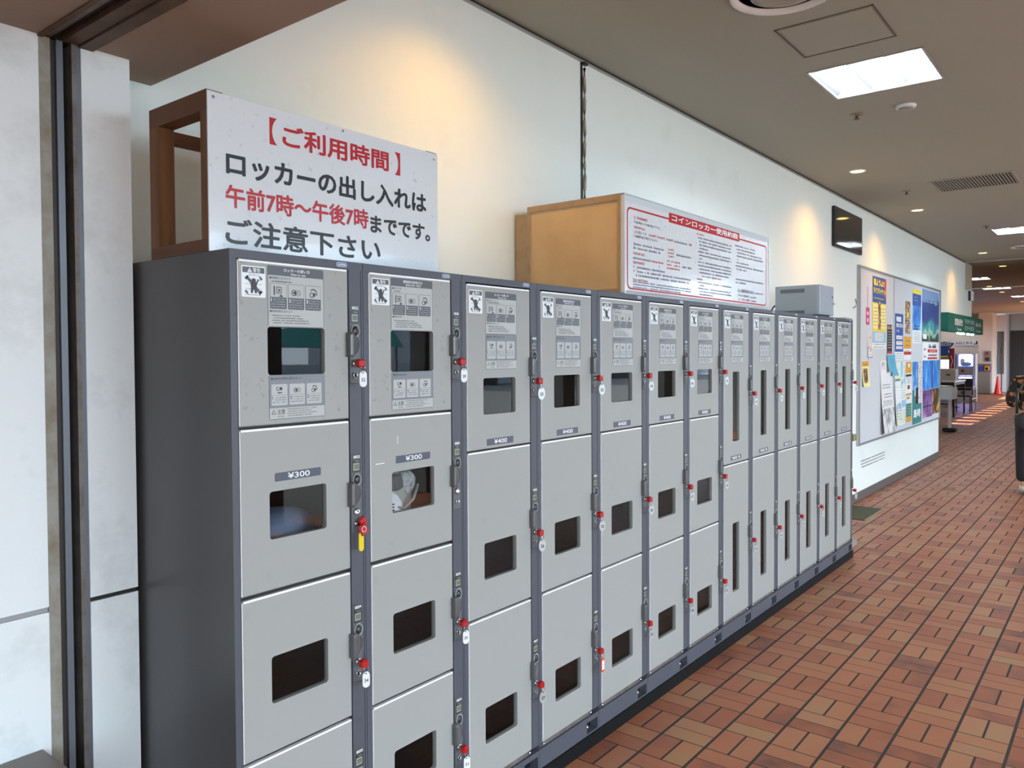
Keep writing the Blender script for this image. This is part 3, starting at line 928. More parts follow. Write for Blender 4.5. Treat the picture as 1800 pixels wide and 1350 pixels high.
def p_handle():
    """bowed pull: a shell that stands out from the door edge and tapers to the panel"""
    mb = MB(); n, mseg = 10, 8
    zt, zb = -0.078, -0.145
    vs, fs = [], []
    for i in range(n + 1):
        t = i / n
        z = zt + (zb - zt) * t
        e = math.sin(PI * min(1, max(0, t))) ** 0.35 if 0 < t < 1 else 0
        yr = 0.372 + 0.026 * (math.sin(PI * t) ** 0.6 if 0 < t < 1 else 0)
        prof = [(0.3535, 0.002), (0.3535, 0.016), (0.3565, 0.0205), (0.362, 0.0215), (0.368, 0.019), ((0.368 + yr) / 2, 0.0125), (yr, 0.006), (yr, 0.002)]
        for y, x in prof:
            vs.append((x, y, z))
    for i in range(n):
        for j in range(mseg - 1):
            fs.append((i * mseg + j, (i + 1) * mseg + j, (i + 1) * mseg + j + 1, i * mseg + j + 1))
    fs.append(tuple(range(mseg))); fs.append(tuple(range(n * mseg, (n + 1) * mseg))[::-1])
    mb.add(vs, fs, HANDLE, True)
    mb.poly(STKW, [(0.3835, -0.121), (0.3855, -0.121), (0.3855, -0.105), (0.3835, -0.105)], lambda u, v, d: (d, u, v), 0.0105, 0.0108)
    return mb
def p_hole(z):
    mb = MB()
    mb.lathe(CHROME, [(0.0085, 0.003), (0.0085, 0.007), (0.0068, 0.008), (0.0068, 0.0065), (0, 0.0065)], (0, 0.383, z), 'X', 18)
    mb.box(BLACK, 0.0066, 0.0072, 0.3815, 0.3845, z - 0.005, z + 0.005)
    return mb
def num_plate(n):
    mb = MB()
    mb.box(LCDF, 0.003, 0.0036, 0.3715, 0.3985, -0.0150, -0.0025)
    mb.text(PAPER, '%04d' % n, 0.3735, 0.3965, -0.0132, -0.0045, FX, 0.0038, 0.03)
    return mb
def price_plate(D):
    k, y0, y1, z0, z1, txt = D['plate']
    mb = MB()
    mb.poly(PLATE, rrect(y0, z0, y1, z1, 0.003, 2), FX, 0.001, 0.0016)
    w, h = y1 - y0, z1 - z0
    if txt == '¥600':
        mb.text(PAPER, txt, y0 + w * 0.12, y0 + w * 0.60, z0 + h * 0.18, z0 + h * 0.84, FX, 0.0018, 0.02)
        c, m_ = y0 + w * 0.78, (z0 + z1) / 2
        mb.add([(0.0018, c + a, m_ + b) for a, b in ((-0.004, -0.008), (0.004, -0.008), (0.006, 0), (0.004, 0.007), (0.0, 0.009), (-0.004, 0.007), (-0.006, 0))], [tuple(range(7))], PAPER)
        mb.add([(0.0018, c + a, m_ + b) for a, b in ((0.008, -0.006), (0.016, 0), (0.008, 0.006))], [(0, 1, 2)], PAPER)
    else:
        mb.text(PAPER, txt, y0 + w * 0.27, y0 + w * 0.75, z0 + h * 0.16, z0 + h * 0.86, FX, 0.0018, 0.015)
    return mb
def badge():
    mb = MB()
    mb.poly(PAPER, rrect(0.324, 1.8335, 0.360, 1.8455, 0.0058, 4), FX, 0.0, 0.0012)
    mb.poly(BLUE, rrect(0.3255, 1.8347, 0.3585, 1.8443, 0.0046, 4), FX, 0.0, 0.0015)
    mb.text(PAPER, 'ALPHA', 0.3285, 0.3555, 1.8367, 1.8423, FX, 0.0018, 0.03)
    return mb
def socket(z):
    mb = MB(); mb.lathe(CHROME, [(0.0105, 0.003), (0.0105, 0.008), (0.008, 0.010), (0, 0.010)], (0, 0.383, z), 'X', 18)
    return mb

RED_NAME = {4: ['top', 'second', 'third', 'bottom'], 3: ['top', 'middle', 'bottom'], 2: ['upper', 'lower']}
def make_key(n, pill):
    """key standing in a lock, its head towards +X; ring and number tag hang below"""
    t = thing('locker_key', 'key', 'key')
    mb = MB()
    mb.cbox(RED, 0.007, 0.029, -0.0120, 0.0105, -0.0115, 0.0115, 0.004); _keyobj(mb, 'key_head', t, ('kh',))
    mb = MB(); mb.tube(CHROME, (-0.002, 0, 0), (0.008, 0, 0), 0.0075, n=14); _keyobj(mb, 'key_collar', t, ('kc',))
    mb = MB()
    pts = [(0.026, 0.001 + 0.0085 * math.sin(a), -0.0165 + 0.0100 * math.cos(a)) for a in [i * 2 * PI / 14 for i in range(15)]]
    mb.path(CHROME, pts, 0.0011, 6); _keyobj(mb, 'key_ring', t, ('kr',))
    mb = MB()
    tilt = -0.35
    ca, sa = math.cos(tilt), math.sin(tilt)
    F = lambda u, v, d: (0.026 + d * ca - u * sa, 0.001 + u * ca + d * sa, v)
    if pill:
        mb.poly(TAGW, rrect(-0.0105, -0.066, 0.0105, -0.022, 0.010, 5), F, -0.0012, 0.0012)
        mb.text(INKB, str(n), -0.0062, 0.0062, -0.051, -0.041, F, 0.0014, 0.02)
    else:
        mb.poly(TAGM, [(0.0150 * math.cos(a), -0.045 + 0.0225 * math.sin(a)) for a in [i * 2 * PI / 24 for i in range(24)]], F, -0.0010, 0.0010)
        mb.text(INKB, str(n), -0.0075 if n > 9 else -0.004, 0.0075 if n > 9 else 0.004, -0.053, -0.041, F, 0.0012, 0.03)
    mb.tube(BLACK, F(0, -0.0265, -0.0014), F(0, -0.0265, 0.0015), 0.002, n=8)
    mb.build('number_tag', t)
    return t
_km = {}
def _keyobj(mb, name, parent, key):
    if key not in _km:
        _km[key] = mb.build(name, parent).data
    else:
        o = bpy.data.objects.new(name, _km[key]); COL.objects.link(o); o.parent = parent

for i, y0 in enumerate(STARTS):
    T = KIND[i]; D = TYPES[T]
    W = (STARTS[i + 1] if i < 12 else END) - y0
    lang = 'J' if i % 2 == 0 else 'C'
    Wk = round(W, 3)
    price = {'A': 'four doors and small windows', 'B': 'three doors marked 400 yen', 'C': 'two tall doors with slit windows'}[T]
    lab = '%s grey coin locker column from the pillar, %s' % (ORD[i], price)
    if i == 12:
        lab = 'last grey coin locker column, farthest from the pillar, two tall doors with slit windows'
    if i == 0:
        lab = 'first grey coin locker column beside the white pillar, dark side panel showing, four doors'
    r = thing('coin_locker', lab, 'coin locker', (0, y0, 0), 'row of coin locker columns along the wall')
    put(('cabinet', T, Wk, i == 0), lambda: cabinet(W, T, i == 0, i == 12), r)
    put(('lock_column', Wk), lambda: lock_column(W), r)
    put(('plinth', Wk), lambda: plinth(W), r)
    put(('brand_badge',), badge, r)
    for k in range(len(D['doors'])):
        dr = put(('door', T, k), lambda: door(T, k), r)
        put(('window_pane', T, k), lambda: pane(T, k), dr)
        if (i, k) == (1, 1):
            for a_, b_, c_, d_ in ((0.126, 0.1275, 1.327, 1.349), (0.040, 0.074, 1.2745, 1.2765)):
                q_ = MB(); q_.box(EDGE, 0.0010, 0.0014, a_, b_, c_, d_); q_.build('tape_scrap', dr)
        if k == D['plate'][0]:
            put(('price_plate', T), lambda: price_plate(D), dr)
        if k == 0:
            s_ = D['st']
            put(('instruction_sticker', T, lang), lambda: instr_mesh(lang, *s_), dr, (0.0011, s_[0], 0))
            put(('warning_sticker',), warn_mesh, dr, (0.0011, 0.031, D['wt'] - 0.077))
        z = D['pan'][k]
        lp = put(('lock_panel',), panel_base, r, (0, 0 if Wk > 0.415 else 0.0, z))
        put(('number_plate', NUMS[i][k]), lambda: num_plate(NUMS[i][k]), lp)
        put(('display', T), lambda: p_display(T, {'A': '300', 'B': '400', 'C': '600'}[T]), lp)
        put(('coin_button',), p_coin, lp)
        put(('handle',), p_handle, lp)
        put(('keyhole',), lambda: p_hole(-0.196), lp)
        put(('lock_socket',), lambda: socket(-0.163), lp)
        n = NUMS[i][k]
        if (i, k) == (1, 1):
            continue
        pos = RED_NAME[len(D['doors'])][k]
        if (i, k) == (0, 1):
            kt = thing('locker_key', 'key', 'key')
            mb = MB(); mb.tube(CHROME, (0.0065, 0, 0), (0.014, 0, 0), 0.006, n=12); mb.build('key_collar', kt)
            R_ = Matrix.Rotation(0.55, 4, 'X')
            mb = MB(); mb.cbox(RED, 0.014, 0.022, -0.012, 0.012, -0.012, 0.012, 0.003, T=Matrix.Translation((0, 0.010, 0.006)) @ R_); mb.build('key_head', kt)
            mb = MB(); mb.cbox(RED, 0.024, 0.028, -0.014, 0.014, -0.016, 0.014, 0.002, T=Matrix.Translation((0, 0.006, -0.014)) @ R_)
            ring2d(mb, PAPER, 0.006, -0.014, 0.007, 0.0085, FX, 0.0285, 14); mb.build('red_tag', kt)['label'] = 'red plastic tag'
            mb = MB(); mb.poly(mat('tag_yellow', (222, 196, 20), 0.35), rrect(-0.008, -0.076, 0.009, -0.022, 0.008, 4), FX, 0.020, 0.023); mb.build('yellow_tag', kt)['label'] = 'long yellow tag'
            tag(kt, 'red key with a long yellow tag hanging on the first locker column', 'key', 'keys in the locker doors')
            kt.location = (0, y0 + 0.383, z - 0.196)
            continue
        kt = make_key(n, T == 'A')
        kt.location = (0.003 + 0.0071, y0 + 0.383, z - 0.163)
        shape = 'white pill tag' if T == 'A' else 'grey oval tag'
        tag(kt, 'red key with %s in the %s lock of the %s locker column' % (shape, pos, ORD[i]), 'key', 'keys in the locker doors')
        if (i, k) == (3, 2):
            for ch in list(kt.children):
                if ch.name.startswith('number_tag'):
                    bpy.data.objects.remove(ch)
            OR = mat('tag_orange', (226, 84, 34), 0.4)
            mb = MB(); mb.poly(OR, rrect(-0.0115, -0.083, 0.0115, -0.026, 0.006, 3), FX, 0.026, 0.0285).poly(PAPER, [(-0.0085, -0.073), (0.0085, -0.073), (0.0085, -0.037), (-0.0085, -0.037)], FX, 0.0285, 0.029)
            mb.text(INK, '24', -0.004, 0.004, -0.058, -0.051, FX, 0.0293)
            mb.build('card_tag', kt)['label'] = 'orange tag with a white card'
            kt['label'] = 'red key with an orange card tag in the bottom lock of the fourth locker column'

KICK = mat('kick_black', (8, 8, 8), 0.7, spec=0.2, noise=(20, 0.2, (24, 20, 18)))
mb = MB(); mb.box(KICK, -0.58, 0.008, 1.07, 6.425, 0.0, 0.054)
tag(mb.build('plinth_beam'), 'long black base beam lying on the tiles under all the lockers', 'base beam')

# belongings seen through the windows
CL = lambda n, c: mat(n, c, 0.7, bump=(30, 0.3))
def lump(mb, m, c, s, seed, n=14, k=9):
    rnd = random.Random(seed); ph = [rnd.uniform(0, 6) for _ in range(6)]
    vs, fs = [], []
    for j in range(k + 1):
        th = PI * j / k
        for i in range(n):
            a = 2 * PI * i / n
            w = 1 + 0.10 * math.sin(3 * a + ph[0]) * math.sin(th) + 0.07 * math.sin(5 * a + ph[1] + 3 * th) + 0.05 * math.sin(4 * th + ph[2])
            ex = lambda q: math.copysign(abs(q) ** 0.72, q)
            vs.append((c[0] + s[0] * w * ex(math.sin(th)) * ex(math.cos(a)), c[1] + s[1] * w * ex(math.sin(th)) * ex(math.sin(a)), c[2] + s[2] * ex(math.cos(th)) * (1 + 0.04 * math.sin(a * 2))))
    for j in range(k):
        for i in range(n):
            fs.append((j * n + i, j * n + (i + 1) % n, (j + 1) * n + (i + 1) % n, (j + 1) * n + i))
    mb.add(vs, fs, m, True)
Y2 = STARTS[1]
r = thing('backpack', 'grey backpack with a cap behind the window of the second locker column', 'bag', (-0.13, Y2 + 0.19, 0.997))
mb = MB(); lump(mb, CL('bag_grey', (150, 146, 140)), (-0.01, -0.01, 0.14), (0.085, 0.10, 0.135), 3); mb.build('bag_body', r)
mb = MB(); lump(mb, CL('bag_dark', (60, 60, 62)), (0.075, -0.030, 0.205), (0.022, 0.030, 0.026), 5); mb.build('cap', r)
mb = MB(); lump(mb, mat('patterned_cloth', (196, 198, 200), 0.7, noise=(70, 0.9, (60, 62, 66))), (0.070, 0.020, 0.20), (0.025, 0.030, 0.036), 6); mb.build('scarf', r)
mb = MB(); mb.path(CL('strap', (150, 146, 138)), [(0.09, -0.06, 0.14), (0.10, -0.01, 0.125), (0.10, 0.03, 0.15), (0.09, 0.06, 0.19)], 0.005); mb.build('strap', r)
r = thing('shopping_bag', 'white printed shopping bag at the bottom of the second column window', 'bag', (-0.062, Y2 + 0.145, 0.998))
mb = MB(); lump(mb, mat('bag_white', (222, 226, 230), 0.5, bump=(20, 0.4)), (0, -0.015, 0.088), (0.035, 0.075, 0.088), 8); mb.build('bag_body', r)
mb = MB()
for q in range(3):
    mb.path(INK, [(0.0375, -0.02 + 0.024 * q + 0.01 * math.sin(t_ * 0.5), 0.11 - 0.012 * q * 0 - t_ * 0.012) for t_ in range(5)], 0.0013, 5)
mb.text(INK, 'CE', -0.050, -0.010, 0.125, 0.148, FX, 0.0385, 0.03)
mb.build('print', r)
mb = MB(); lump(mb, mat('bundle_blue', (96, 108, 134), 0.6, bump=(12, 0.5)), (0, 0, 0.088), (0.09, 0.13, 0.088), 11)
o = mb.build('clothes_bundle', None, (-0.14, STARTS[0] + 0.19, 0.998)); tag(o, 'dark blue bundle lying low behind the 300 yen window of the first column', 'clothes')
mb = MB(); lump(mb, CL('bag_brown', (150, 112, 88)), (0, 0, 0.12), (0.08, 0.10, 0.12), 13)
o = mb.build('bag', None, (-0.12, STARTS[7] + 0.18, 0.996)); tag(o, 'brown bag low behind the upper slit window of the eighth locker column', 'bag')
r = thing('suitcase', 'grey brown suitcase behind the upper slit window of the ninth locker column', 'bag', (-0.14, STARTS[8] + 0.185, 0.996))
mb = MB(); mb.cbox(CL('case', (118, 104, 92)), -0.09, 0.09, -0.12, 0.12, 0, 0.34, 0.02); mb.build('case_body', r)
mb = MB(); mb.path(STEEL, [(0.05, -0.03, 0.34), (0.05, 0.02, 0.46), (0.05, 0.06, 0.34)], 0.006); mb.build('handle', r)
mb = MB(); lump(mb, CL('bag_black', (30, 28, 28)), (0, 0, 0.17), (0.09, 0.11, 0.17), 17); lump(mb, CL('bag_tan', (150, 124, 92)), (0.03, -0.02, 0.37), (0.05, 0.05, 0.05), 18)
o = mb.build('bag', None, (-0.14, STARTS[9] + 0.185, 0.996)); tag(o, 'black and tan bag behind the upper slit window of the tenth locker column', 'bag')
# ---------------------------------------------------------------- signs on top of the lockers
def wood(name, rgb, rgb2, stretch, scale=22):
    m = ramp_mat(name, [(0.3, rgb2), (0.55, rgb), (0.75, rgb)], scale, 0.6, 6, stretch)
    return m
WOODZ = wood('wood_vertical', (122, 80, 44), (92, 54, 28), (1, 1, 0.06))
WOODX = wood('wood_cross', (104, 64, 36), (76, 44, 24), (0.08, 1, 1))
WOODY = wood('wood_long', (104, 64, 36), (76, 44, 24), (1, 0.08, 1))
SIGNW = mat('sign_white', (214, 219, 222), 0.16, coat=0.4, noise=(40, 0.03, (160, 164, 168)))
SRED = mat('sign_red', (178, 30, 40), 0.3)
SBLK = mat('sign_black', (28, 30, 33), 0.3)
r = thing('usage_hours_sign', 'white sign in red and black lettering on a wooden frame, over the first two lockers', 'sign', (-0.087, 1.066, 1.851))
L_, HT = 0.816, 0.396
q = MB(); q.box(SIGNW, -0.004, 0.0, 0, L_, 0.0, HT); q.build('board', r)
def wline(name, m, items):
    for body, y0, y1, z0, z1, bold in items:
        q = MB()
        q.text(m, body, y0 - 1.066, y1 - 1.066, z0 - 1.851, z1 - 1.851, FX, 0.0006, bold)
        q.build(name, r)
wline('red_lettering', SRED, [('【', 1.243, 1.266, 2.150, 2.221, 0.0), ('ご利用時間', 1.283, 1.667, 2.152, 2.213, 0.026), ('】', 1.692, 1.715, 2.148, 2.218, 0.0),
                              ('午前7時～午後7時', 1.112, 1.583, 1.966, 2.024, 0.026)])
wline('black_lettering', SBLK, [('ロッカーの出し入れは', 1.114, 1.829, 2.046, 2.111, 0.030), ('までです。', 1.590, 1.845, 1.958, 2.011, 0.030), ('ご注意下さい', 1.110, 1.630, 1.872, 1.942, 0.022)])
for (y, z) in ((0.016, 0.382), (0.424, 0.387), (0.80, 0.377)):
    q = MB(); q.lathe(STEEL, [(0.004, 0.0), (0.0035, 0.002), (0, 0.0025)], (0, y, z), 'X', 10); q.build('screw', r)
for y in (0.0, L_ - 0.045):
    for x in (-0.034, -0.288):
        q = MB(); q.box(WOODZ, x, x + 0.029 + (0.016 if x < -0.2 else 0), y, y + 0.045, 0.031, 0.350); q.build('post', r)
    q = MB(); q.box(WOODX, -0.288, -0.005, y, y + 0.045, 0.350, 0.400); q.build('top_rail', r)
    q = MB(); q.box(WOODX, -0.288, -0.005, y, y + 0.045, 0.0, 0.031); q.build('bottom_rail', r)
for x in (-0.288, -0.036):
    q = MB(); q.box(WOODY, x, x + 0.031, 0.045, L_ - 0.045, 0.318, 0.350); q.build('long_rail', r)

OCH = ramp_mat('ochre_board', [(0.25, (192, 156, 108)), (0.5, (212, 180, 130)), (0.8, (220, 192, 146))], 3.0, 0.55, 7)
TAN = mat('tan_trim', (170, 146, 112), 0.5, noise=(12, 0.3, (140, 116, 86)))
ALG = mat('sign_frame_grey', (178, 184, 186), 0.35, 0.3)
r = thing('terms_sign_box', 'long boxed sign of usage terms with ochre side panel, on the middle lockers', 'sign', (0, 2.940, 1.851))
LB2, HB = 1.698, 0.428
q = MB(); q.box(OCH, -0.515, -0.02, 0.004, LB2 - 0.004, 0.016, HB - 0.008).box(GREY, -0.515, -0.02, 0.01, LB2 - 0.01, HB - 0.008, HB - 0.002); q.build('case', r)
q = MB()
q.box(TAN, -0.520, -0.02, -0.002, 0.004, HB - 0.028, HB).box(TAN, -0.520, -0.02, -0.002, 0.004, 0.0, 0.022).box(TAN, -0.520, -0.503, -0.003, 0.004, 0.022, HB - 0.028).box(TAN, -0.032, -0.018, -0.003, 0.004, 0.0, HB)
q.build('side_trim', r)
q = MB(); q.box(SIGNW, -0.020, -0.006, 0.0, LB2, 0.004, HB - 0.002); q.build('face_panel', r)
q = MB()
n_ = lambda pts: q.add(pts, [(0, 1, 2, 3)], ALG)
q.box(ALG, -0.020, -0.001, 0.0, LB2, HB - 0.006, HB)
n_([(-0.0055, 0.014, HB - 0.030), (-0.0055, LB2 - 0.014, HB - 0.030), (0.0, LB2, HB - 0.006), (0.0, 0.0, HB - 0.006)])
q.box(ALG, -0.020, -0.001, 0.0, LB2, -0.001, 0.003)
n_([(0.0, 0.0, 0.003), (0.0, LB2, 0.003), (-0.0055, LB2 - 0.012, 0.016), (-0.0055, 0.012, 0.016)])
q.box(SIGNW, -0.006, 0.0, 0.0, 0.012, 0.003, HB - 0.006).box(SIGNW, -0.006, 0.0, LB2 - 0.010, LB2, 0.003, HB - 0.006)
q.build('face_frame', r)
q = MB()
yo, zo = 2.940, 1.851
A0, A1, B0, B1 = 0.030, 1.668, 0.020, 0.376      # red border
def border(u0, u1, v0, v1, t, rad):
    o_ = rrect(u0, v0, u1, v1, rad, 5); i_ = rrect(u0 + t, v0 + t, u1 - t, v1 - t, rad - t * 0.6, 5)
    n = len(o_)
    q.add([FX(a, b, -0.0055) for a, b in o_] + [FX(a, b, -0.0055) for a, b in i_], [(k, (k + 1) % n, n + (k + 1) % n, n + k) for k in range(n)], SRED)
border(A0, A1, B0, B1, 0.008, 0.028)
q.box(SRED, -0.006, -0.0045, 0.421, 1.256, 0.357, 0.405)
q.build('red_border', r)
q = MB(); q.text(PAPER, 'コインロッカー使用約款', 0.445, 1.236, 0.3655, 0.397, FX, -0.0040, 0.022); q.build('title_lettering', r)
q = MB()
NAVY = mat('print_navy', (52, 62, 96), 0.4)
D0 = -0.0054
def tl(m, body, u, v, h, w=None):
    n = len(body)
    q.text(m, body, u, u + (w or n * h * 1.02), v, v + h, FX, D0, 0.012)
tl(SRED, '【ご利用時間】', 0.09, 0.330, 0.0125, 0.12)
tl(NAVY, '午前7時から午後7時までです。', 0.09, 0.310, 0.0125, 0.245)
tl(SRED, '【使用料金】', 0.09, 0.288, 0.0125, 0.10)
tl(NAVY, '1日1回につき', 0.095, 0.268, 0.0125, 0.105)
tl(SRED, '大600円', 0.222, 0.268, 0.0125, 0.072); tl(SRED, '中400円', 0.306, 0.268, 0.0125, 0.072); tl(SRED, '小300円', 0.390, 0.268, 0.0125, 0.072)
rd = random.Random(4)
marks(q, NAVY, 0.478, 0.620, 0.268, 0.012, FX, D0, rnd=rd); tl(SRED, '時間', 0.632, 0.268, 0.0125, 0.03)
tl(NAVY, 'に追加料金が表示されます。', 0.088, 0.250, 0.0125, 0.22)
marks(q, NAVY, 0.088, 0.375, 0.216, 0.012, FX, D0, rnd=rd); marks(q, NAVY, 0.088, 0.350, 0.198, 0.012, FX, D0, rnd=rd)
tl(SRED, '大600円', 0.408, 0.224, 0.011, 0.062); tl(SRED, '中400円', 0.408, 0.208, 0.011, 0.062); tl(SRED, '小300円', 0.408, 0.192, 0.011, 0.062)
marks(q, NAVY, 0.50, 0.66, 0.206, 0.012, FX, D0, rnd=rd)
tl(SRED, '【追加料金】', 0.085, 0.174, 0.0125, 0.10)
marks(q, NAVY, 0.085, 0.25, 0.154, 0.012, FX, D0, rnd=rd); marks(q, SRED, 0.25, 0.37, 0.154, 0.012, FX, D0, rnd=rd)
for v in (0.170, 0.153, 0.137):
    marks(q, SRED, 0.40, 0.54, v, 0.011, FX, D0, rnd=rd)
marks(q, NAVY, 0.56, 0.67, 0.154, 0.012, FX, D0, rnd=rd)
tl(SRED, '【使用期間】', 0.083, 0.134, 0.0125, 0.10)
tl(NAVY, '⑴', 0.083, 0.115, 0.012, 0.012); marks(q, NAVY, 0.118, 0.39, 0.115, 0.012, FX, D0, rnd=rd)
tl(NAVY, '⑵', 0.083, 0.097, 0.012, 0.012); marks(q, NAVY, 0.118, 0.665, 0.097, 0.012, FX, D0, rnd=rd)
marks(q, NAVY, 0.108, 0.64, 0.080, 0.012, FX, D0, rnd=rd)
marks(q, SRED, 0.083, 0.23, 0.060, 0.012, FX, D0, rnd=rd)
for v, e in ((0.046, 0.66), (0.0345, 0.665), (0.023, 0.55)):
    marks(q, NAVY, 0.083, e, v + 0.006, 0.009, FX, D0, rnd=rd)
marks(q, SRED, 0.72, 0.81, 0.334, 0.010, FX, D0, rnd=rd)
for k, (a, e) in enumerate(((0.735, 1.155), (0.75, 1.15), (0.75, 1.15), (0.75, 0.86), (0.735, 1.15), (0.75, 1.15), (0.75, 0.79), (0.735, 1.15), (0.735, 1.155), (0.75, 1.15), (0.75, 1.12))):
    marks(q, NAVY, a, e, 0.316 - 0.0172 * k, 0.011, FX, D0, rnd=rd)
marks(q, SRED, 0.78, 1.02, 0.127, 0.010, FX, D0, rnd=rd)
marks(q, SRED, 0.72, 0.79, 0.110, 0.010, FX, D0, rnd=rd)
for k, (a, e) in enumerate(((0.735, 1.155), (0.75, 0.83), (0.735, 1.155), (0.75, 1.155), (0.75, 0.93))):
    marks(q, NAVY, a, e, 0.094 - 0.0150 * k, 0.010, FX, D0, rnd=rd)
for k, (a, e) in enumerate(((1.20, 1.50), (1.22, 1.50), (1.22, 1.60), (1.22, 1.62), (1.23, 1.26), (1.22, 1.40), (1.21, 1.62), (1.22, 1.37), (0, 0), (0, 0), (1.21, 1.62), (1.21, 1.36))):
    marks(q, NAVY, a, e, 0.326 - 0.0182 * k, 0.011, FX, D0, rnd=rd)
tl(NAVY, '泊ふ頭開発株式会社', 1.235, 0.078, 0.020, 0.235); marks(q, NAVY, 1.48, 1.63, 0.081, 0.011, FX, D0, rnd=rd)
tl(NAVY, '平日の連絡先', 1.24, 0.055, 0.013, 0.165); marks(q, NAVY, 1.42, 1.52, 0.055, 0.012, FX, D0, rnd=rd)
tl(SRED, '土日・祝祭日', 1.24, 0.034, 0.012, 0.10); tl(NAVY, 'の連絡先', 1.345, 0.034, 0.012, 0.07); marks(q, NAVY, 1.43, 1.52, 0.034, 0.012, FX, D0, rnd=rd)
q.build('terms_text', r)
q = MB(); q.box(TAN, -0.598, -0.522, 0.010, 0.050, 0.0, 0.40); q.build('back_batten', r)

# meter box
r = thing('meter_box', 'small grey metal meter box on top of the lockers beyond the terms sign', 'box', (-0.265, 6.093, 1.851))
MG = mat('meter_grey', (150, 154, 156), 0.4, 0.1)
q = MB(); q.cbox(MG, -0.165, 0.145, -0.166, 0.166, 0.024, 0.245, 0.003); q.build('case', r)
q = MB(); q.cbox(mat('meter_lid', (164, 170, 178), 0.35, 0.1), 0.145, 0.167, -0.166, 0.166, 0.024, 0.245, 0.003); q.build('lid', r)
for z in (0.205, 0.045):
    q = MB(); q.box(mat('slot_dark', (92, 96, 98), 0.5), -0.125, 0.055, -0.168, -0.1655, z - 0.014, z + 0.014)
    q.build('vent_slot', r)
q = MB(); q.tube(BLACK, (0.167, 0.13, 0.165), (0.170, 0.13, 0.165), 0.006); q.tube(CHROME, (0.167, 0.15, 0.115), (0.174, 0.15, 0.115), 0.008); q.build('lock', r)
q = MB()
for x in (-0.15, 0.11):
    q.box(BLACK, x, x + 0.03, -0.15, 0.15, 0.0, 0.024)
q.build('feet', r)
q = MB(); q.path(BLACK, [(-0.168, -0.05, 0.13), (-0.215, -0.06, 0.10), (-0.25, -0.05, 0.05), (-0.22, -0.05, 0.012), (-0.19, -0.05, 0.06), (-0.168, -0.05, 0.05)], 0.006); q.build('cable', r)
o = MB(); o.box(mat('cream_board', (196, 190, 164), 0.6), -0.40, -0.006, 6.27, 6.415, 1.851, 1.862)
tag(o.build('shelf_board'), 'narrow cream board lying on the far end of the lockers beside the meter box', 'board')

# television on the wall
r = thing('wall_television', 'black flat television mounted high on the wall past the lockers', 'television', (-0.61, 8.44, 2.83))
q = MB(); q.cbox(BLACK, 0.004, 0.034, -0.485, 0.485, -0.195, 0.195, 0.004); q.build('case', r)
q = MB(); q.box(mat('screen', (14, 13, 14), 0.08, spec=0.8), 0.034, 0.0355, -0.465, 0.465, -0.172, 0.178); q.build('screen', r)
q = MB(); q.box(BLACK, 0.0, 0.004, -0.1, 0.1, -0.1, 0.1); q.build('bracket', r)

# ---------------------------------------------------------------- notice board and what is pinned on it
BX = -0.61
r = thing('notice_board', 'long white notice board covered in posters on the wall past the lockers', 'notice board', (BX, 11.10, 0.595))
q = MB(); q.box(mat('board_white', (204, 208, 212), 0.5), 0.0, 0.012, -2.24, 2.24, 0.01, 1.93); q.build('panel', r)
q = MB()
q.box(ALU, 0.0, 0.026, -2.25, -2.20, 0, 1.935).box(ALU, 0.0, 0.026, 2.215, 2.25, 0, 1.935).box(ALU, 0.0, 0.024, -2.20, 2.215, 0, 0.022).box(ALU, 0.0, 0.024, -2.20, 2.215, 1.912, 1.935)
q.build('frame', r)
q = MB(); q.box(ALU, 0.012, 0.016, -0.665, -0.650, 0.022, 1.912); q.build('divider', r)

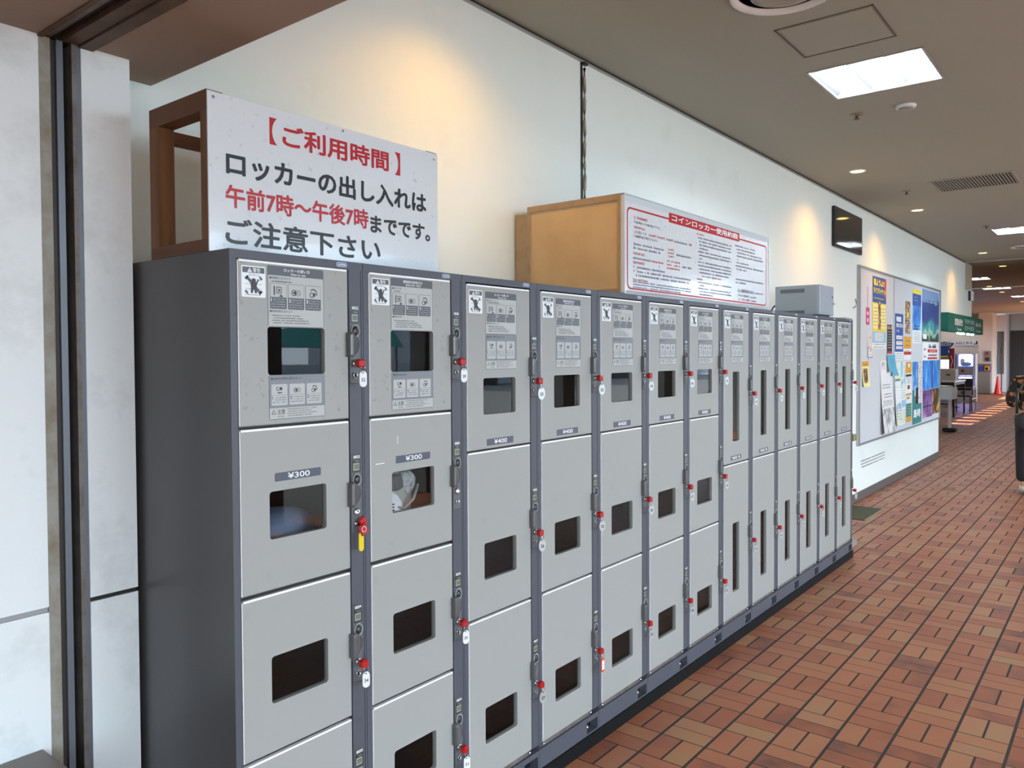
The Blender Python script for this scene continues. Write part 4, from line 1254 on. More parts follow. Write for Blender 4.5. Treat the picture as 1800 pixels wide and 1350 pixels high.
P_ = lambda n, c: mat('print_' + n, c, 0.6)
pW, pB, pY, pR, pT = P_('white', (232, 234, 234)), P_('blue', (44, 84, 158)), P_('yellow', (236, 212, 62)), P_('red', (196, 50, 48)), P_('teal', (50, 128, 128))
pK, pO, pP, pG, pC = P_('black', (36, 34, 34)), P_('orange', (222, 160, 44)), P_('pink', (196, 64, 110)), P_('green', (60, 130, 110)), P_('cyan', (96, 176, 206))
pLg, pLy, pLb = P_('palegrey', (208, 210, 218)), P_('paleyellow', (240, 230, 150)), P_('paleblue', (150, 196, 226))
LAGOON = bpy.data.materials.new('print_lagoon'); LAGOON.use_nodes = True
def lagoon(m):
    nt = m.node_tree; b = nt.nodes['Principled BSDF']; b.inputs['Roughness'].default_value = 0.6
    tc = nt.nodes.new('ShaderNodeTexCoord'); sp = nt.nodes.new('ShaderNodeSeparateXYZ')
    nz = nt.nodes.new('ShaderNodeTexNoise'); nz.inputs['Scale'].default_value = 5; nz.inputs['Detail'].default_value = 8
    nt.links.new(tc.outputs['Object'], sp.inputs[0]); nt.links.new(tc.outputs['Object'], nz.inputs['Vector'])
    a = nt.nodes.new('ShaderNodeMath'); a.operation = 'MULTIPLY_ADD'; a.inputs[1].default_value = 1.25; a.inputs[2].default_value = 0.0
    nt.links.new(sp.outputs[2], a.inputs[0])
    s2 = nt.nodes.new('ShaderNodeMath'); s2.operation = 'MULTIPLY_ADD'; s2.inputs[1].default_value = 0.55
    nt.links.new(nz.outputs['Fac'], s2.inputs[0]); nt.links.new(a.outputs[0], s2.inputs[2])
    rp = nt.nodes.new('ShaderNodeValToRGB'); e = rp.color_ramp.elements
    st = [(0.18, (44, 56, 40)), (0.34, (40, 74, 62)), (0.42, (168, 196, 168)), (0.50, (70, 156, 160)), (0.60, (52, 108, 128)), (0.68, (44, 66, 122)), (0.95, (48, 74, 136)), (1.0, (120, 150, 190))]
    e[0].position, e[0].color = st[0][0], lin(*st[0][1]); e[1].position, e[1].color = st[-1][0], lin(*st[-1][1])
    for p, c in st[1:-1]:
        x = e.new(p); x.color = lin(*c)
    nt.links.new(s2.outputs[0], rp.inputs['Fac']); nt.links.new(rp.outputs['Color'], b.inputs['Base Color'])
lagoon(LAGOON)
REEF = ramp_mat('print_reef', [(0.3, (30, 76, 170)), (0.5, (44, 128, 210)), (0.7, (120, 196, 240))], 5, 0.6, 6, (1, 2, 0.6))
DUSK = ramp_mat('print_dusk', [(0.3, (86, 52, 96)), (0.5, (132, 92, 156)), (0.7, (214, 160, 170))], 3, 0.6, 4, (1, 0.6, 1.4))
LANT = ramp_mat('print_lantern', [(0.35, (34, 30, 28)), (0.52, (90, 64, 34)), (0.62, (232, 170, 60))], 7, 0.6, 5)
MAPM = ramp_mat('print_map', [(0.3, (120, 176, 206)), (0.45, (226, 232, 226)), (0.6, (224, 226, 180)), (0.75, (150, 196, 170))], 6, 0.6, 6)
COMIC = ramp_mat('print_comic', [(0.36, (70, 60, 70)), (0.45, (216, 212, 210)), (0.6, (226, 206, 200)), (0.7, (170, 90, 90))], 22, 0.6, 6)
FOOD = ramp_mat('print_food', [(0.35, (48, 32, 24)), (0.5, (140, 96, 58)), (0.66, (226, 206, 150))], 16, 0.6, 6)
SKYB = ramp_mat('print_sky', [(0.3, (36, 92, 178)), (0.5, (66, 140, 210)), (0.72, (190, 224, 240))], 5, 0.6, 6, (1, 1, 0.7))
GREYP = ramp_mat('print_photo_grey', [(0.4, (150, 150, 152)), (0.55, (224, 226, 226)), (0.8, (232, 234, 234))], 10, 0.6, 5)

def poster(name, label, y0, y1, z0, z1, base, items, texts=(), curl=0.0, x=0.0125):
    """thin sheet pinned on the board, lower edge standing off a little when curled"""
    W, Hh = y1 - y0, z1 - z0
    r = MB(); n = 8
    cx = lambda u, v: curl * ((1 - v / Hh) ** 2) * (0.4 + 0.6 * abs(2 * u / W - 1)) if Hh else 0
    def sheet(m, u0, v0, u1, v1, d, rnd=None):
        vs, fs = [], []
        for i in range(n + 1):
            for j in range(n + 1):
                u = u0 + (u1 - u0) * i / n; v = v0 + (v1 - v0) * j / n
                vs.append((d + cx(u, v), u - W / 2, v))
        for i in range(n):
            for j in range(n):
                a = i * (n + 1) + j
                fs.append((a, a + n + 1, a + n + 2, a + 1))
        r.add(vs, fs, m)
    sheet(base, 0, 0, W, Hh, 0.0006)
    sheet(pW, 0, 0, W, Hh, 0.0)
    for k, (m, a, b, c, d_) in enumerate(items):
        sheet(m, a * W, b * Hh, c * W, d_ * Hh, 0.0010 + 0.0003 * k)
    F = lambda u, v, d: (d + cx(u, v), u - W / 2, v)
    for m, body, a, b, c, d_, bold in texts:
        if body is None:
            marks(r, m, a * W, c * W, b * Hh, (d_ - b) * Hh, F, 0.0045, rnd=random.Random(int(a * 99 + b * 77)))
        else:
            r.text(m, body, a * W, c * W, b * Hh, d_ * Hh, F, 0.0046, bold)
    o = r.build(name, None, (BX + x, (y0 + y1) / 2, z0))
    return tag(o, label, 'poster', 'sheets pinned on the notice board')
def lines(m, a, c, v0, v1, n, h):
    return [(m, None, a, v0 + (v1 - v0) * k / max(1, n - 1), c, v0 + (v1 - v0) * k / max(1, n - 1) + h, 0) for k in range(n)]
poster('poster', 'pale grey sheet with a pink tag picture, first at the top of the board', 9.01, 9.40, 1.86, 2.39, pLg,
       [(pP, 0.40, 0.08, 0.78, 0.44), (pP, 0.56, 0.44, 0.61, 0.88), (pW, 0.54, 0.28, 0.64, 0.36), (pW, 0.50, 0.305, 0.68, 0.335), (pW, 0.53, 0.14, 0.65, 0.22)])
poster('poster', 'yellow and blue life jacket poster on the notice board', 9.44, 10.05, 1.64, 2.46, pW,
       [(pLb, 0, 0.08, 1, 0.26), (pY, 0, 0.24, 1, 0.66), (pLy, 0.04, 0.28, 0.40, 0.62), (pLy, 0.60, 0.28, 0.96, 0.62), (pB, 0, 0.64, 1, 1.0), (pR, 0.86, 0.72, 1, 1.0), (FOOD, 0.40, 0.26, 0.60, 0.66), (pW, 0.18, 0.11, 0.78, 0.22)],
       [(pY, '着ようよ!!', 0.05, 0.87, 0.84, 0.97, 0.05), (pY, 'ライフジャケット', 0.04, 0.76, 0.98, 0.85, 0.05)] + lines(pY, 0.05, 0.85, 0.69, 0.70, 1, 0.025) + lines(pB, 0.07, 0.37, 0.32, 0.56, 6, 0.014) + lines(pB, 0.63, 0.93, 0.32, 0.56, 6, 0.014) + lines(pK, 0.22, 0.74, 0.125, 0.195, 4, 0.011) + lines(pK, 0.1, 0.9, 0.015, 0.055, 2, 0.014))
poster('poster', 'small busy comic style leaflet below the pink tag sheet', 9.24, 9.43, 1.53, 1.80, COMIC, [(pW, 0.1, 0.08, 0.9, 0.28), (pB, 0.1, 0.03, 0.9, 0.06)], lines(pK, 0.15, 0.85, 0.12, 0.22, 3, 0.02), curl=0.01)
poster('poster', 'narrow black flyer with white lettering beside the board divider', 10.11, 10.36, 1.58, 1.93, pK, [(FOOD, 0, 0.84, 1, 0.96), (pR, 0.1, 0.0, 0.9, 0.08)], lines(pW, 0.12, 0.88, 0.2, 0.74, 7, 0.03))
poster('poster', 'blue poster with white lettering and rounded white boxes', 10.50, 10.94, 1.50, 2.08, pB, [(pW, 0, 0, 1, 0.18), (pW, 0.16, 0.24, 0.9, 0.30), (pW, 0.16, 0.33, 0.9, 0.41), (pW, 0.16, 0.45, 0.9, 0.53)],
       [(pW, '韓国', 0.12, 0.82, 0.7, 0.94, 0.05), (pW, '飲むなら', 0.12, 0.70, 0.9, 0.80, 0.05), (pW, None, 0.12, 0.60, 0.5, 0.67, 0)] + lines(pR, 0.25, 0.8, 0.26, 0.48, 3, 0.022) + lines(pK, 0.1, 0.9, 0.03, 0.13, 3, 0.018))
poster('poster', 'tall narrow brown photo flyer above the orange notice', 11.05, 11.33, 1.84, 2.26, FOOD, [(pY, 0.35, 0.52, 0.75, 0.66)], lines(pW, 0.15, 0.8, 0.12, 0.42, 5, 0.03))
poster('poster', 'orange and white notice with a red band, right of the blue poster', 10.99, 11.40, 1.50, 1.80, pW, [(pO, 0, 0.48, 1, 1), (pR, 0, 0.22, 1, 0.36)], lines(pK, 0.2, 0.8, 0.6, 0.8, 2, 0.05) + lines(pK, 0.3, 0.7, 0.40, 0.42, 1, 0.04))
poster('poster', 'tall bright blue sea poster with a yellow top band', 11.47, 12.00, 1.72, 2.44, SKYB, [(pY, 0, 0.92, 1, 1), (pB, 0.0, 0.70, 1.0, 0.92), (pW, 0.0, 0.0, 1, 0.24)],
       lines(pY, 0.15, 0.6, 0.79, 0.85, 2, 0.02) + lines(pK, 0.1, 0.9, 0.26, 0.31, 2, 0.03) + lines(pK, 0.15, 0.9, 0.03, 0.19, 5, 0.015))
poster('poster', 'large aerial photo poster of a turquoise lagoon at the far end of the board', 12.07, 13.28, 1.75, 2.48, LAGOON, [(pW, 0.06, 0.05, 0.26, 0.14)], lines(pW, 0.1, 0.9, 0.76, 0.77, 1, 0.018))
poster('poster', 'white notice with two red bands under the lagoon poster', 12.12, 13.26, 1.485, 1.735, pW, [(pR, 0.30, 0.44, 0.90, 0.62), (pR, 0.30, 0.05, 0.90, 0.16)],
       [(pK, None, 0.36, 0.68, 0.88, 0.93, 0), (pW, None, 0.42, 0.49, 0.80, 0.57, 0), (pK, None, 0.32, 0.22, 0.88, 0.36, 0), (pK, None, 0.06, 0.15, 0.2, 0.30, 0), (pK, None, 0.06, 0.55, 0.2, 0.7, 0)])
poster('poster', 'small strip poster with a yellow heading at the lower near side of the board', 9.02, 9.29, 1.22, 1.50, pLy, [(pO, 0, 0.80, 1, 1), (FOOD, 0.15, 0.15, 0.8, 0.72)], lines(pK, 0.15, 0.85, 0.86, 0.9, 1, 0.04), curl=0.02)
poster('poster', 'large white curled poster with a black and white photo at its foot', 9.81, 10.37, 0.64, 1.50, pW, [(GREYP, 0.0, 0.0, 1.0, 0.34), (GREYP, 0.1, 0.88, 0.35, 0.98)],
       lines(pK, 0.08, 0.8, 0.62, 0.66, 2, 0.016) + lines(pK, 0.2, 0.9, 0.49, 0.53, 2, 0.016) + lines(pR, 0.45, 0.6, 0.53, 0.535, 1, 0.014) + lines(pK, 0.1, 0.9, 0.38, 0.44, 4, 0.01) + lines(pB, 0.1, 0.2, 0.28, 0.36, 3, 0.02), curl=0.05)
poster('poster', 'torn teal sheet hanging crooked over the board divider', 10.08, 10.48, 1.36, 1.57, pC, [(pC, 0.5, -0.22, 1.0, 0.1)], lines(pT, 0.2, 0.8, 0.3, 0.7, 4, 0.03), curl=0.03, x=0.022)
poster('poster', 'pale map poster beside the board divider, lower row', 10.50, 10.82, 0.68, 1.48, MAPM, [(pW, 0.0, 0.62, 1, 0.70), (pT, 0.05, 0.70, 0.9, 0.73), (pW, 0.0, 0.36, 0.9, 0.60)], lines(pK, 0.1, 0.9, 0.1, 0.32, 6, 0.012), curl=0.03)
poster('poster', 'narrow pale blue and green leaflet between the map poster and the orange strip', 10.82, 11.09, 0.99, 1.48, MAPM, [(pLb, 0, 0.6, 0.4, 1), (pW, 0, 0.0, 1, 0.3)], lines(pK, 0.1, 0.9, 0.06, 0.24, 4, 0.016))
poster('poster', 'white timetable sheet below the narrow blue and green leaflet', 10.84, 11.09, 0.68, 0.98, pW, [(pLb, 0.0, 0.72, 1, 1)], lines(pK, 0.1, 0.45, 0.1, 0.6, 8, 0.03) + lines(pK, 0.55, 0.95, 0.1, 0.6, 8, 0.03))
poster('poster', 'orange and white striped flyer of small pictures in the lower row', 11.10, 11.43, 1.04, 1.47, pW, [(pO, 0, 0.66, 1, 1), (pK, 0, 0.56, 1, 0.63), (pW, 0.4, 0.84, 0.7, 0.95), (FOOD, 0.3, 0.18, 0.7, 0.30), (pO, 0, 0.0, 1, 0.05)], lines(pK, 0.15, 0.85, 0.36, 0.50, 4, 0.02))
poster('poster', 'teal and orange leaflet below the orange striped flyer', 11.13, 11.43, 0.69, 1.02, pG, [(pW, 0.0, 0.72, 1, 1), (pO, 0.0, 0.0, 1, 0.2), (pO, 0.1, 0.9, 0.7, 0.98)], lines(pW, 0.2, 0.8, 0.3, 0.6, 4, 0.03))
poster('poster', 'tall teal railway photo poster left of the blue underwater poster', 11.49, 12.07, 0.63, 1.47, pT, [(SKYB, 0, 0.55, 0.65, 1), (COMIC, 0.60, 0.32, 1, 1), (pLb, 0.2, 0.45, 0.4, 0.62), (pK, 0.35, 0.32, 0.62, 0.58)], [(pW, '島時', 0.1, 0.10, 0.85, 0.24, 0.04)])
poster('poster', 'square bright blue underwater photo poster', 12.13, 13.30, 1.07, 1.48, REEF, [(pB, 0.52, 0.0, 0.62, 1.0)])
poster('poster', 'purple dusk seascape poster in the bottom row', 12.14, 12.80, 0.67, 1.065, DUSK, [(pK, 0.1, 0.38, 1, 0.42), (pK, 0.46, 0.2, 0.52, 0.6)])
poster('poster', 'dark lantern photo poster at the far bottom corner of the board', 12.81, 13.31, 0.69, 1.065, LANT, [])

q = MB()
for k in range(3):
    marks(q, INK, 9.04, 10.10, 0.405 - 0.034 * k, 0.014, FX, -0.6085, rnd=random.Random(k))
tag(q.build('wall_writing'), 'three small printed lines low on the wall under the notice board', 'lettering')
q = MB(); q.box(CREAM, -0.610, -0.606, 8.70, 8.745, 2.06, 2.075).path(DSTEEL, [(-0.606, 8.72, 2.07), (-0.585, 8.72, 2.08), (-0.580, 8.72, 2.12), (-0.590, 8.72, 2.16)], 0.005)
tag(q.build('wall_hook'), 'small metal hook on the wall just before the notice board', 'hook')
q = MB(); q.cbox(mat('brass_plate', (150, 138, 84), 0.4, 0.5), -0.10, 0.012, 6.417, 6.50, 0.905, 0.955, 0.003)
tag(q.build('brass_bracket'), 'small brass bracket on the far end of the last locker', 'bracket')
q = MB(); q.cbox(mat('cover_grey', (140, 136, 132), 0.5), -0.13, -0.075, 6.43, 6.86, 0, 0.042, 0.006)
tag(q.build('cable_cover'), 'grey cable cover on the tiles sticking out past the last locker', 'cable cover')
MATG = mat('mat_green', (66, 70, 50), 0.9, bump=(220, 0.5))
r = thing('door_mat', 'dark green rubber mat on the tiles behind the last locker', 'mat', (-0.43, 8.22, 0))
q = MB(); q.cbox(MATG, -0.165, 0.150, -0.34, 0.34, 0, 0.010, 0.003); q.build('pad', r)
q = MB(); q.box(mat('mat_edge', (120, 122, 100), 0.7), 0.150, 0.162, -0.34, 0.34, 0, 0.008); q.build('edging', r)

# ---------------------------------------------------------------- far hall
GRN = mat('sign_green', (4, 96, 80), 0.6)
r = thing('ticket_sign', 'green box sign with white lettering over the ticket counter past the board', 'sign', (-0.555, 15.2, 1.92))
q = MB(); q.box(GRN, -0.054, 0.045, -1.70, 1.80, 0, 0.285); q.build('case', r)
for a in (('遊覧船受付', -1.15, -0.42, 0.105, 0.215), ('Tourists', -0.95, -0.55, 0.025, 0.07), ('マリンライナーとかしき', -0.22, 0.75, 0.155, 0.235), ('フェリーとかしき', -0.22, 0.75, 0.045, 0.125)):
    q = MB(); q.text(PAPER, *a, FX, 0.0465, 0.03); q.build('lettering', r)
q = MB()
marks(q, PAPER, 0.95, 1.65, 0.13, 0.09, FX, 0.0465, 0.13, rnd=random.Random(9)); marks(q, PAPER, 1.0, 1.55, 0.04, 0.035, FX, 0.0465, 0.06, rnd=random.Random(8))
q.build('lettering', r)
q = MB(); q.tube(TUBE, (0.0, -0.6, -0.012), (0.0, 0.0, -0.012), 0.012).tube(TUBE, (0.0, 0.35, -0.012), (0.0, 0.95, -0.012), 0.012); q.build('lamp_tube', r)
q = MB(); q.cbox(BLACK, 0, 0.03, -0.10, 0.10, -0.085, 0.085, 0.005).cbox(WHITE, 0.03, 0.06, -0.06, 0.10, -0.08, 0.08, 0.004)
tag(q.build('wall_speaker', None, (-0.61, 16.1, 2.60)), 'small black and white box on the wall above the green sign', 'speaker')

SLAB = mat('slab_white', (206, 208, 210), 0.4)
r = thing('writing_counter', 'white high writing counter on a post just past the wall end', 'counter', (-1.25, 17.9, 0))
q = MB(); q.box(SLAB, -0.30, 0.14, -0.35, 0.30, 0.66, 0.885); q.build('top', r)
q = MB(); q.box(SLAB, 0.03, 0.085, -0.03, 0.03, 0.06, 0.66); q.build('post', r)
q = MB(); q.cbox(BLACK, -0.06, 0.17, -0.14, 0.14, 0.0, 0.075, 0.02); q.build('foot', r)
q = MB(); q.box(SLAB, -0.55, -0.02, -0.95, -0.90, 0, 0.72); q.build('panel', r)

def table(name, label, x, y, w, d, h, legc):
    t = thing(name, label, 'table', (x, y, 0))
    q = MB(); q.cbox(mat('table_top', (176, 168, 162), 0.25), -w / 2, w / 2, -d / 2, d / 2, h - 0.035, h, 0.006); q.build('tabletop', t)
    q = MB(); q.box(BLACK, -w / 2 + 0.02, w / 2 - 0.02, -d / 2 + 0.02, d / 2 - 0.02, h - 0.10, h - 0.036); q.build('apron', t)
    for sx in (-1, 1):
        for sy in (-1, 1):
            q = MB(); q.box(legc, sx * (w / 2 - 0.03) - 0.018, sx * (w / 2 - 0.03) + 0.018, sy * (d / 2 - 0.05) - 0.018, sy * (d / 2 - 0.05) + 0.018, 0, h - 0.10); q.build('leg', t)
    q = MB(); q.box(legc, -w / 2 + 0.05, w / 2 - 0.05, -d / 2 + 0.04, -d / 2 + 0.065, 0.30, 0.33); q.box(legc, w / 2 - 0.042, w / 2 - 0.018, -d / 2 + 0.06, d / 2 - 0.06, 0.30, 0.33); q.build('stretcher', t)
table('folding_table', 'nearer dark legged table in the far hall past the counter', -2.43, 22.65, 1.40, 1.6, 0.885, BLACK)
table('folding_table', 'farther pale legged low table in the far hall', -2.55, 25.0, 1.62, 0.9, 0.66, mat('leg_cream', (190, 184, 176), 0.5))
r = thing('cash_box', 'beige box standing on the nearer far hall table', 'box', (-2.05, 22.9, 0.886))
q = MB(); q.cbox(mat('box_beige', (170, 160, 150), 0.5), -0.26, 0.20, -0.18, 0.18, 0, 0.29, 0.008); q.build('case', r)
q = MB(); q.box(DK, -0.02, 0.08, -0.182, -0.180, 0.12, 0.16); q.build('label_plate', r)
r = thing('folding_chair', 'black folding chair leaning behind the far tables', 'chair', (-1.85, 23.85, 0))
q = MB(); q.cbox(BLACK, -0.2, 0.2, -0.2, 0.2, 0.43, 0.46, 0.01); q.build('seat', r)
q = MB(); q.path(BLACK, [(-0.18, 0.2, 0.45), (-0.20, 0.28, 0.95), (0.18, 0.28, 0.95), (0.18, 0.2, 0.45)], 0.018).box(BLACK, -0.18, 0.18, 0.23, 0.26, 0.66, 0.90); q.build('backrest', r)
for sx in (-0.18, 0.18):
    for sy in (-0.18, 0.18):
        q = MB(); q.tube(BLACK, (sx, sy, 0), (sx, sy * 0.6, 0.43), 0.012); q.build('leg', r)

# capsule toy machines, two tiers lit from inside
VIO = mat('lit_panel', (120, 130, 220), 0.4, emit=((120, 128, 255), 3.0))
LITW = mat('lit_white', (220, 224, 255), 0.4, emit=((190, 190, 255), 9.0))
def capsule(x, label):
    t = thing('capsule_machine', label, 'toy machine', (x, 29, 0), 'capsule toy machines against the far wall')
    q = MB(); q.cbox(mat('machine_white', (196, 194, 206), 0.4), -0.27, 0.27, 0, 0.45, 0, 1.56, 0.012); q.build('cabinet', t)
    for z in (1.16, 0.46):
        q = MB(); q.box(VIO, -0.20, 0.20, -0.012, 0.0, z, z + 0.34); q.build('display_window', t)
        q = MB(); q.poly(LITW, rrect(-0.19, z + 0.26, 0.19, z + 0.36, 0.04, 4), FY, 0.013, 0.02); q.build('header', t)
        q = MB(); q.cbox(GREY, -0.20, 0.20, -0.03, 0.0, z - 0.30, z - 0.03, 0.01)
        q.lathe(SRED if z > 1 and x < -2.4 else DK, [(0.05, -0.03), (0.05, -0.045), (0, -0.045)], (-0.08, 0, z - 0.16), 'Y', 16); q.build('dispenser', t)
        q = MB(); lump(q, pLb, (0, -0.02, z + 0.06), (0.15, 0.02, 0.06), 4); lump(q, pW, (-0.09, -0.02, z + 0.16), (0.06, 0.02, 0.08), 9); q.build('capsules', t)
capsule(-2.55, 'lit capsule toy machine nearest the payphone cabinet')
capsule(-3.12, 'lit capsule toy machine beside the red drink banner')

r = thing('claw_machine', 'small prize machine with a blue and yellow topper behind the tables', 'game machine', (-2.86, 27.2, 0))
q = MB(); q.cbox(GREY, -0.28, 0.22, 0, 0.5, 0, 1.0, 0.01).box(GREY, -0.26, -0.23, 0, 0.5, 1.0, 1.42).box(GREY, 0.17, 0.20, 0, 0.5, 1.0, 1.42).box(GREY, -0.26, 0.20, 0, 0.5, 1.38, 1.44); q.build('cabinet', r)
q = MB(); q.box(mat('lit_mint', (190, 226, 212), 0.4, emit=((190, 235, 215), 1.2)), -0.23, 0.17, 0.02, 0.04, 1.0, 1.38); q.build('display_window', r)
q = MB(); q.poly(pB, [(-0.20, 0), (0.16, 0), (0.10, 0.18), (0.26, 0.42), (0.0, 0.47), (-0.26, 0.42), (-0.12, 0.18)], lambda u, v, d: (u, -d, 1.46 + v), 0, 0.02)
q.poly(pY, rrect(-0.12, 1.445, 0.10, 1.50, 0.02, 3), FY, 0.02, 0.04).poly(SRED, rrect(-0.18, 1.44, 0.17, 1.48, 0.01, 2), FY, 0.015, 0.03)
q.text(PAPER, 'EGON', -0.16, 0.18, 1.80, 1.90, FY, 0.022, 0.04); q.build('topper', r)
q = MB(); q.box(mat('banner_red', (150, 48, 42), 0.5), -0.07, 0.07, -0.01, 0.01, 0.02, 1.72).box(STEEL, -0.075, -0.06, -0.012, -0.01, 1.72, 1.92)
q.path(pW, [(-0.02, -0.014, 1.5), (0.03, -0.014, 1.35), (-0.02, -0.014, 1.2), (0.03, -0.014, 1.0)], 0.008).box(DK, -0.2, 0.2, -0.15, 0.15, 0, 0.02)
tag(q.build('banner', None, (-2.47, 26.0, 0)), 'narrow tall red banner between the prize machine and the capsule machines', 'banner')
r = thing('entrance_sign', 'white hanging sign with black arrow on the far wall, over the capsule machines', 'sign', (-3.68, 36.79, 1.88))
q = MB(); q.box(PAPER, -0.44, 0.44, -0.02, 0, 0, 0.22); q.build('board', r)
q = MB(); q.text(SBLK, '入口こちら', -0.40, 0.22, 0.05, 0.17, FY, 0.022, 0.03)
q.poly(SBLK, [(0.27, 0.04), (0.40, 0.04), (0.40, 0.13), (0.43, 0.13), (0.375, 0.195), (0.32, 0.13), (0.35, 0.13), (0.35, 0.08), (0.27, 0.08)], FY, 0.02, 0.022); q.build('lettering', r)
r = thing('payphone_cabinet', 'grey beige cabinet with a payphone on it beside the far column', 'cabinet', (-2.80, 34.85, 0))
q = MB(); q.cbox(mat('cab_beige', (140, 134, 126), 0.5), -0.22, 0.22, 0, 0.4, 0.0, 0.85, 0.006).box(DK, -0.24, 0.24, -0.02, 0.4, 0, 0.03); q.build('case', r)
q = MB(); q.box(mat('cab_violet', (110, 100, 140), 0.4), -0.21, 0.21, 0.03, 0.38, 0.85, 1.17).box(LINT, -0.22, 0.22, 0.0, 0.4, 1.12, 1.17); q.build('hood', r)
q = MB(); q.cbox(pO, 0.02, 0.18, -0.03, 0.03, 0.90, 1.08, 0.01).box(BLACK, 0.05, 0.14, -0.035, -0.03, 0.93, 1.02); q.build('payphone', r)
q = MB(); q.box(pB, -0.18, -0.06, 0.02, 0.03, 0.88, 1.05); q.build('leaflets', r)
r = thing('fire_alarm', 'grey fire alarm panel with two red discs on the far column', 'fire alarm', (-2.82, 35.99, 1.44))
q = MB(); q.cbox(LINT, -0.12, 0.12, -0.03, 0, -0.21, 0.21, 0.005); q.build('panel', r)
for z, rr, m_ in ((0.12, 0.055, SRED), (-0.10, 0.075, mat('alarm_dark', (90, 24, 26), 0.4))):
    q = MB(); q.lathe(m_, [(rr, -0.03), (rr, -0.045), (rr * 0.4, -0.06), (0, -0.06)], (0, 0, z), 'Y', 20); q.build('lamp_disc', r)
r = thing('traffic_cone', 'red orange traffic cone on the floor by the far doorway', 'traffic cone', (-2.30, 34.5, 0))
CO = mat('cone_red', (206, 48, 30), 0.4)
q = MB(); q.cbox(CO, -0.19, 0.19, -0.19, 0.19, 0, 0.035, 0.01); q.build('base', r)
q = MB(); q.lathe(CO, [(0.14, 0.035), (0.12, 0.06), (0.03, 0.68), (0.022, 0.70), (0, 0.70)], n=24); q.build('body', r)
r = thing('barrier_pole', 'dark thin barrier pole standing behind the traffic cone', 'pole', (-2.27, 35.3, 0))
q = MB(); q.lathe(STEEL, [(0.16, 0), (0.16, 0.02), (0.03, 0.05), (0, 0.05)], n=20); q.build('base', r)
q = MB(); q.tube(DK, (0, 0, 0.04), (0, 0, 1.95), 0.022).cbox(DK, -0.05, 0.05, -0.05, 0.05, 1.55, 1.75, 0.01); q.build('pole', r)
r = thing('glass_door', 'white framed glass side door between the far column and the dark doorway', 'door', (-2.56, 37.0, 0))
FRW = mat('frame_white', (196, 202, 208), 0.4)
q = MB(); q.box(FRW, -0.28, -0.07, 0, 0.1, 0, 3.1).box(FRW, 0.17, 0.26, 0, 0.1, 0, 3.1).box(FRW, -0.07, 0.17, 0, 0.1, 0, 0.72).box(FRW, -0.07, 0.17, 0, 0.1, 2.44, 3.1); q.build('frame', r)
q = MB(); q.box(mat('pane_grey', (96, 108, 108), 0.1), -0.07, 0.17, 0.04, 0.06, 0.72, 2.44); q.build('pane', r)
q = MB(); q.box(STEEL, -0.02, 0.0, -0.03, 0, 0.9, 1.5); q.build('handle', r)
r = thing('dark_doorway', 'dark ribbed shutter seen inside the doorway at the end of the hall', 'shutter', (-1.65, 38.25, 0))
q = MB(); q.box(mat('shutter_dark', (44, 44, 46), 0.5), -0.66, 0.64, 0, 0.04, 0, 2.49)
for k in range(20):
    q.box(mat('shutter_rib', (66, 66, 68), 0.5), -0.64 + k * 0.064, -0.62 + k * 0.064, -0.02, 0, 0.02, 2.47)
q.build('curtain', r)
q = MB(); q.box(BLACK, -0.66, 0.64, -0.03, 0, 0, 0.02); q.build('bottom_bar', r)

# across the street, outside the openings
BLD = mat('street_building', (150, 158, 168), 0.7)
q = MB(); q.box(BLD, 26, 34, 27, 62, 0, 6.5).box(BLD, 26, 26.4, -30, 27, 0, 1.25)
for k in range(9):
    q.box(BLACK, 25.9, 26, 28 + k * 3.6, 30 + k * 3.6, 0, 2.6)
q.build('wall_street')['kind'] = 'structure'
r = thing('market_awning', 'teal awning stall on the quay, seen only mirrored in the locker windows', 'awning', (9.5, 9.0, 0))
q = MB(); q.poly(mat('awning_teal', (60, 140, 140), 0.7), [(-0.9, 1.75), (0.9, 1.75), (0.7, 2.05), (-0.5, 2.2)], lambda u, v, d: (u, d, v), 0.9, -0.7); q.build('canopy', r)
q = MB(); q.box(mat('stall_blue', (56, 76, 104), 0.6), -0.7, 0.7, -0.6, 0.8, 0, 1.15); q.build('counter', r)
for sx in (-0.8, 0.75):
    for sy in (-0.6, 0.8):
        q = MB(); q.box(STEEL, sx - 0.02, sx + 0.02, sy - 0.02, sy + 0.02, 0, 1.76); q.build('post', r)
# ---------------------------------------------------------------- the person walking away
def skin(name, verts, edges, radii, m, parent, root=0, sub=2, smooth=True):
    me = bpy.data.meshes.new(name)
    me.from_pydata(verts, edges, [])
    o = bpy.data.objects.new(name, me)
    COL.objects.link(o)
    o.modifiers.new('Skin', 'SKIN').use_smooth_shade = True
    for i, v in enumerate(me.skin_vertices[0].data):
        r_ = radii[i]
        v.radius = r_ if isinstance(r_, tuple) else (r_, r_)
        v.use_root = (i == root)
    s_ = o.modifiers.new('Sub', 'SUBSURF'); s_.levels = sub; s_.render_levels = sub
    me.materials.append(m)
    o.parent = parent
    return o
SKINM = mat('skin', (196, 150, 122), 0.5)
HAIR = mat('hair_dark', (34, 28, 26), 0.5, bump=(60, 0.6))
SHIRT = ramp_mat('floral_shirt', [(0.46, (20, 18, 19)), (0.56, (26, 22, 22)), (0.59, (176, 120, 60)), (0.66, (168, 104, 78)), (0.74, (96, 104, 70))], 17, 0.8, 2)
TROU = mat('trousers_black', (26, 24, 28), 0.8, bump=(25, 0.3))
SHOE = mat('shoe_white', (200, 198, 192), 0.5)
PX, PY = 0.845, 10.50
r = thing('person', 'person walking away in a black floral shirt and black trousers, white shoes', 'person', (PX, PY, 0), None, 0.10)
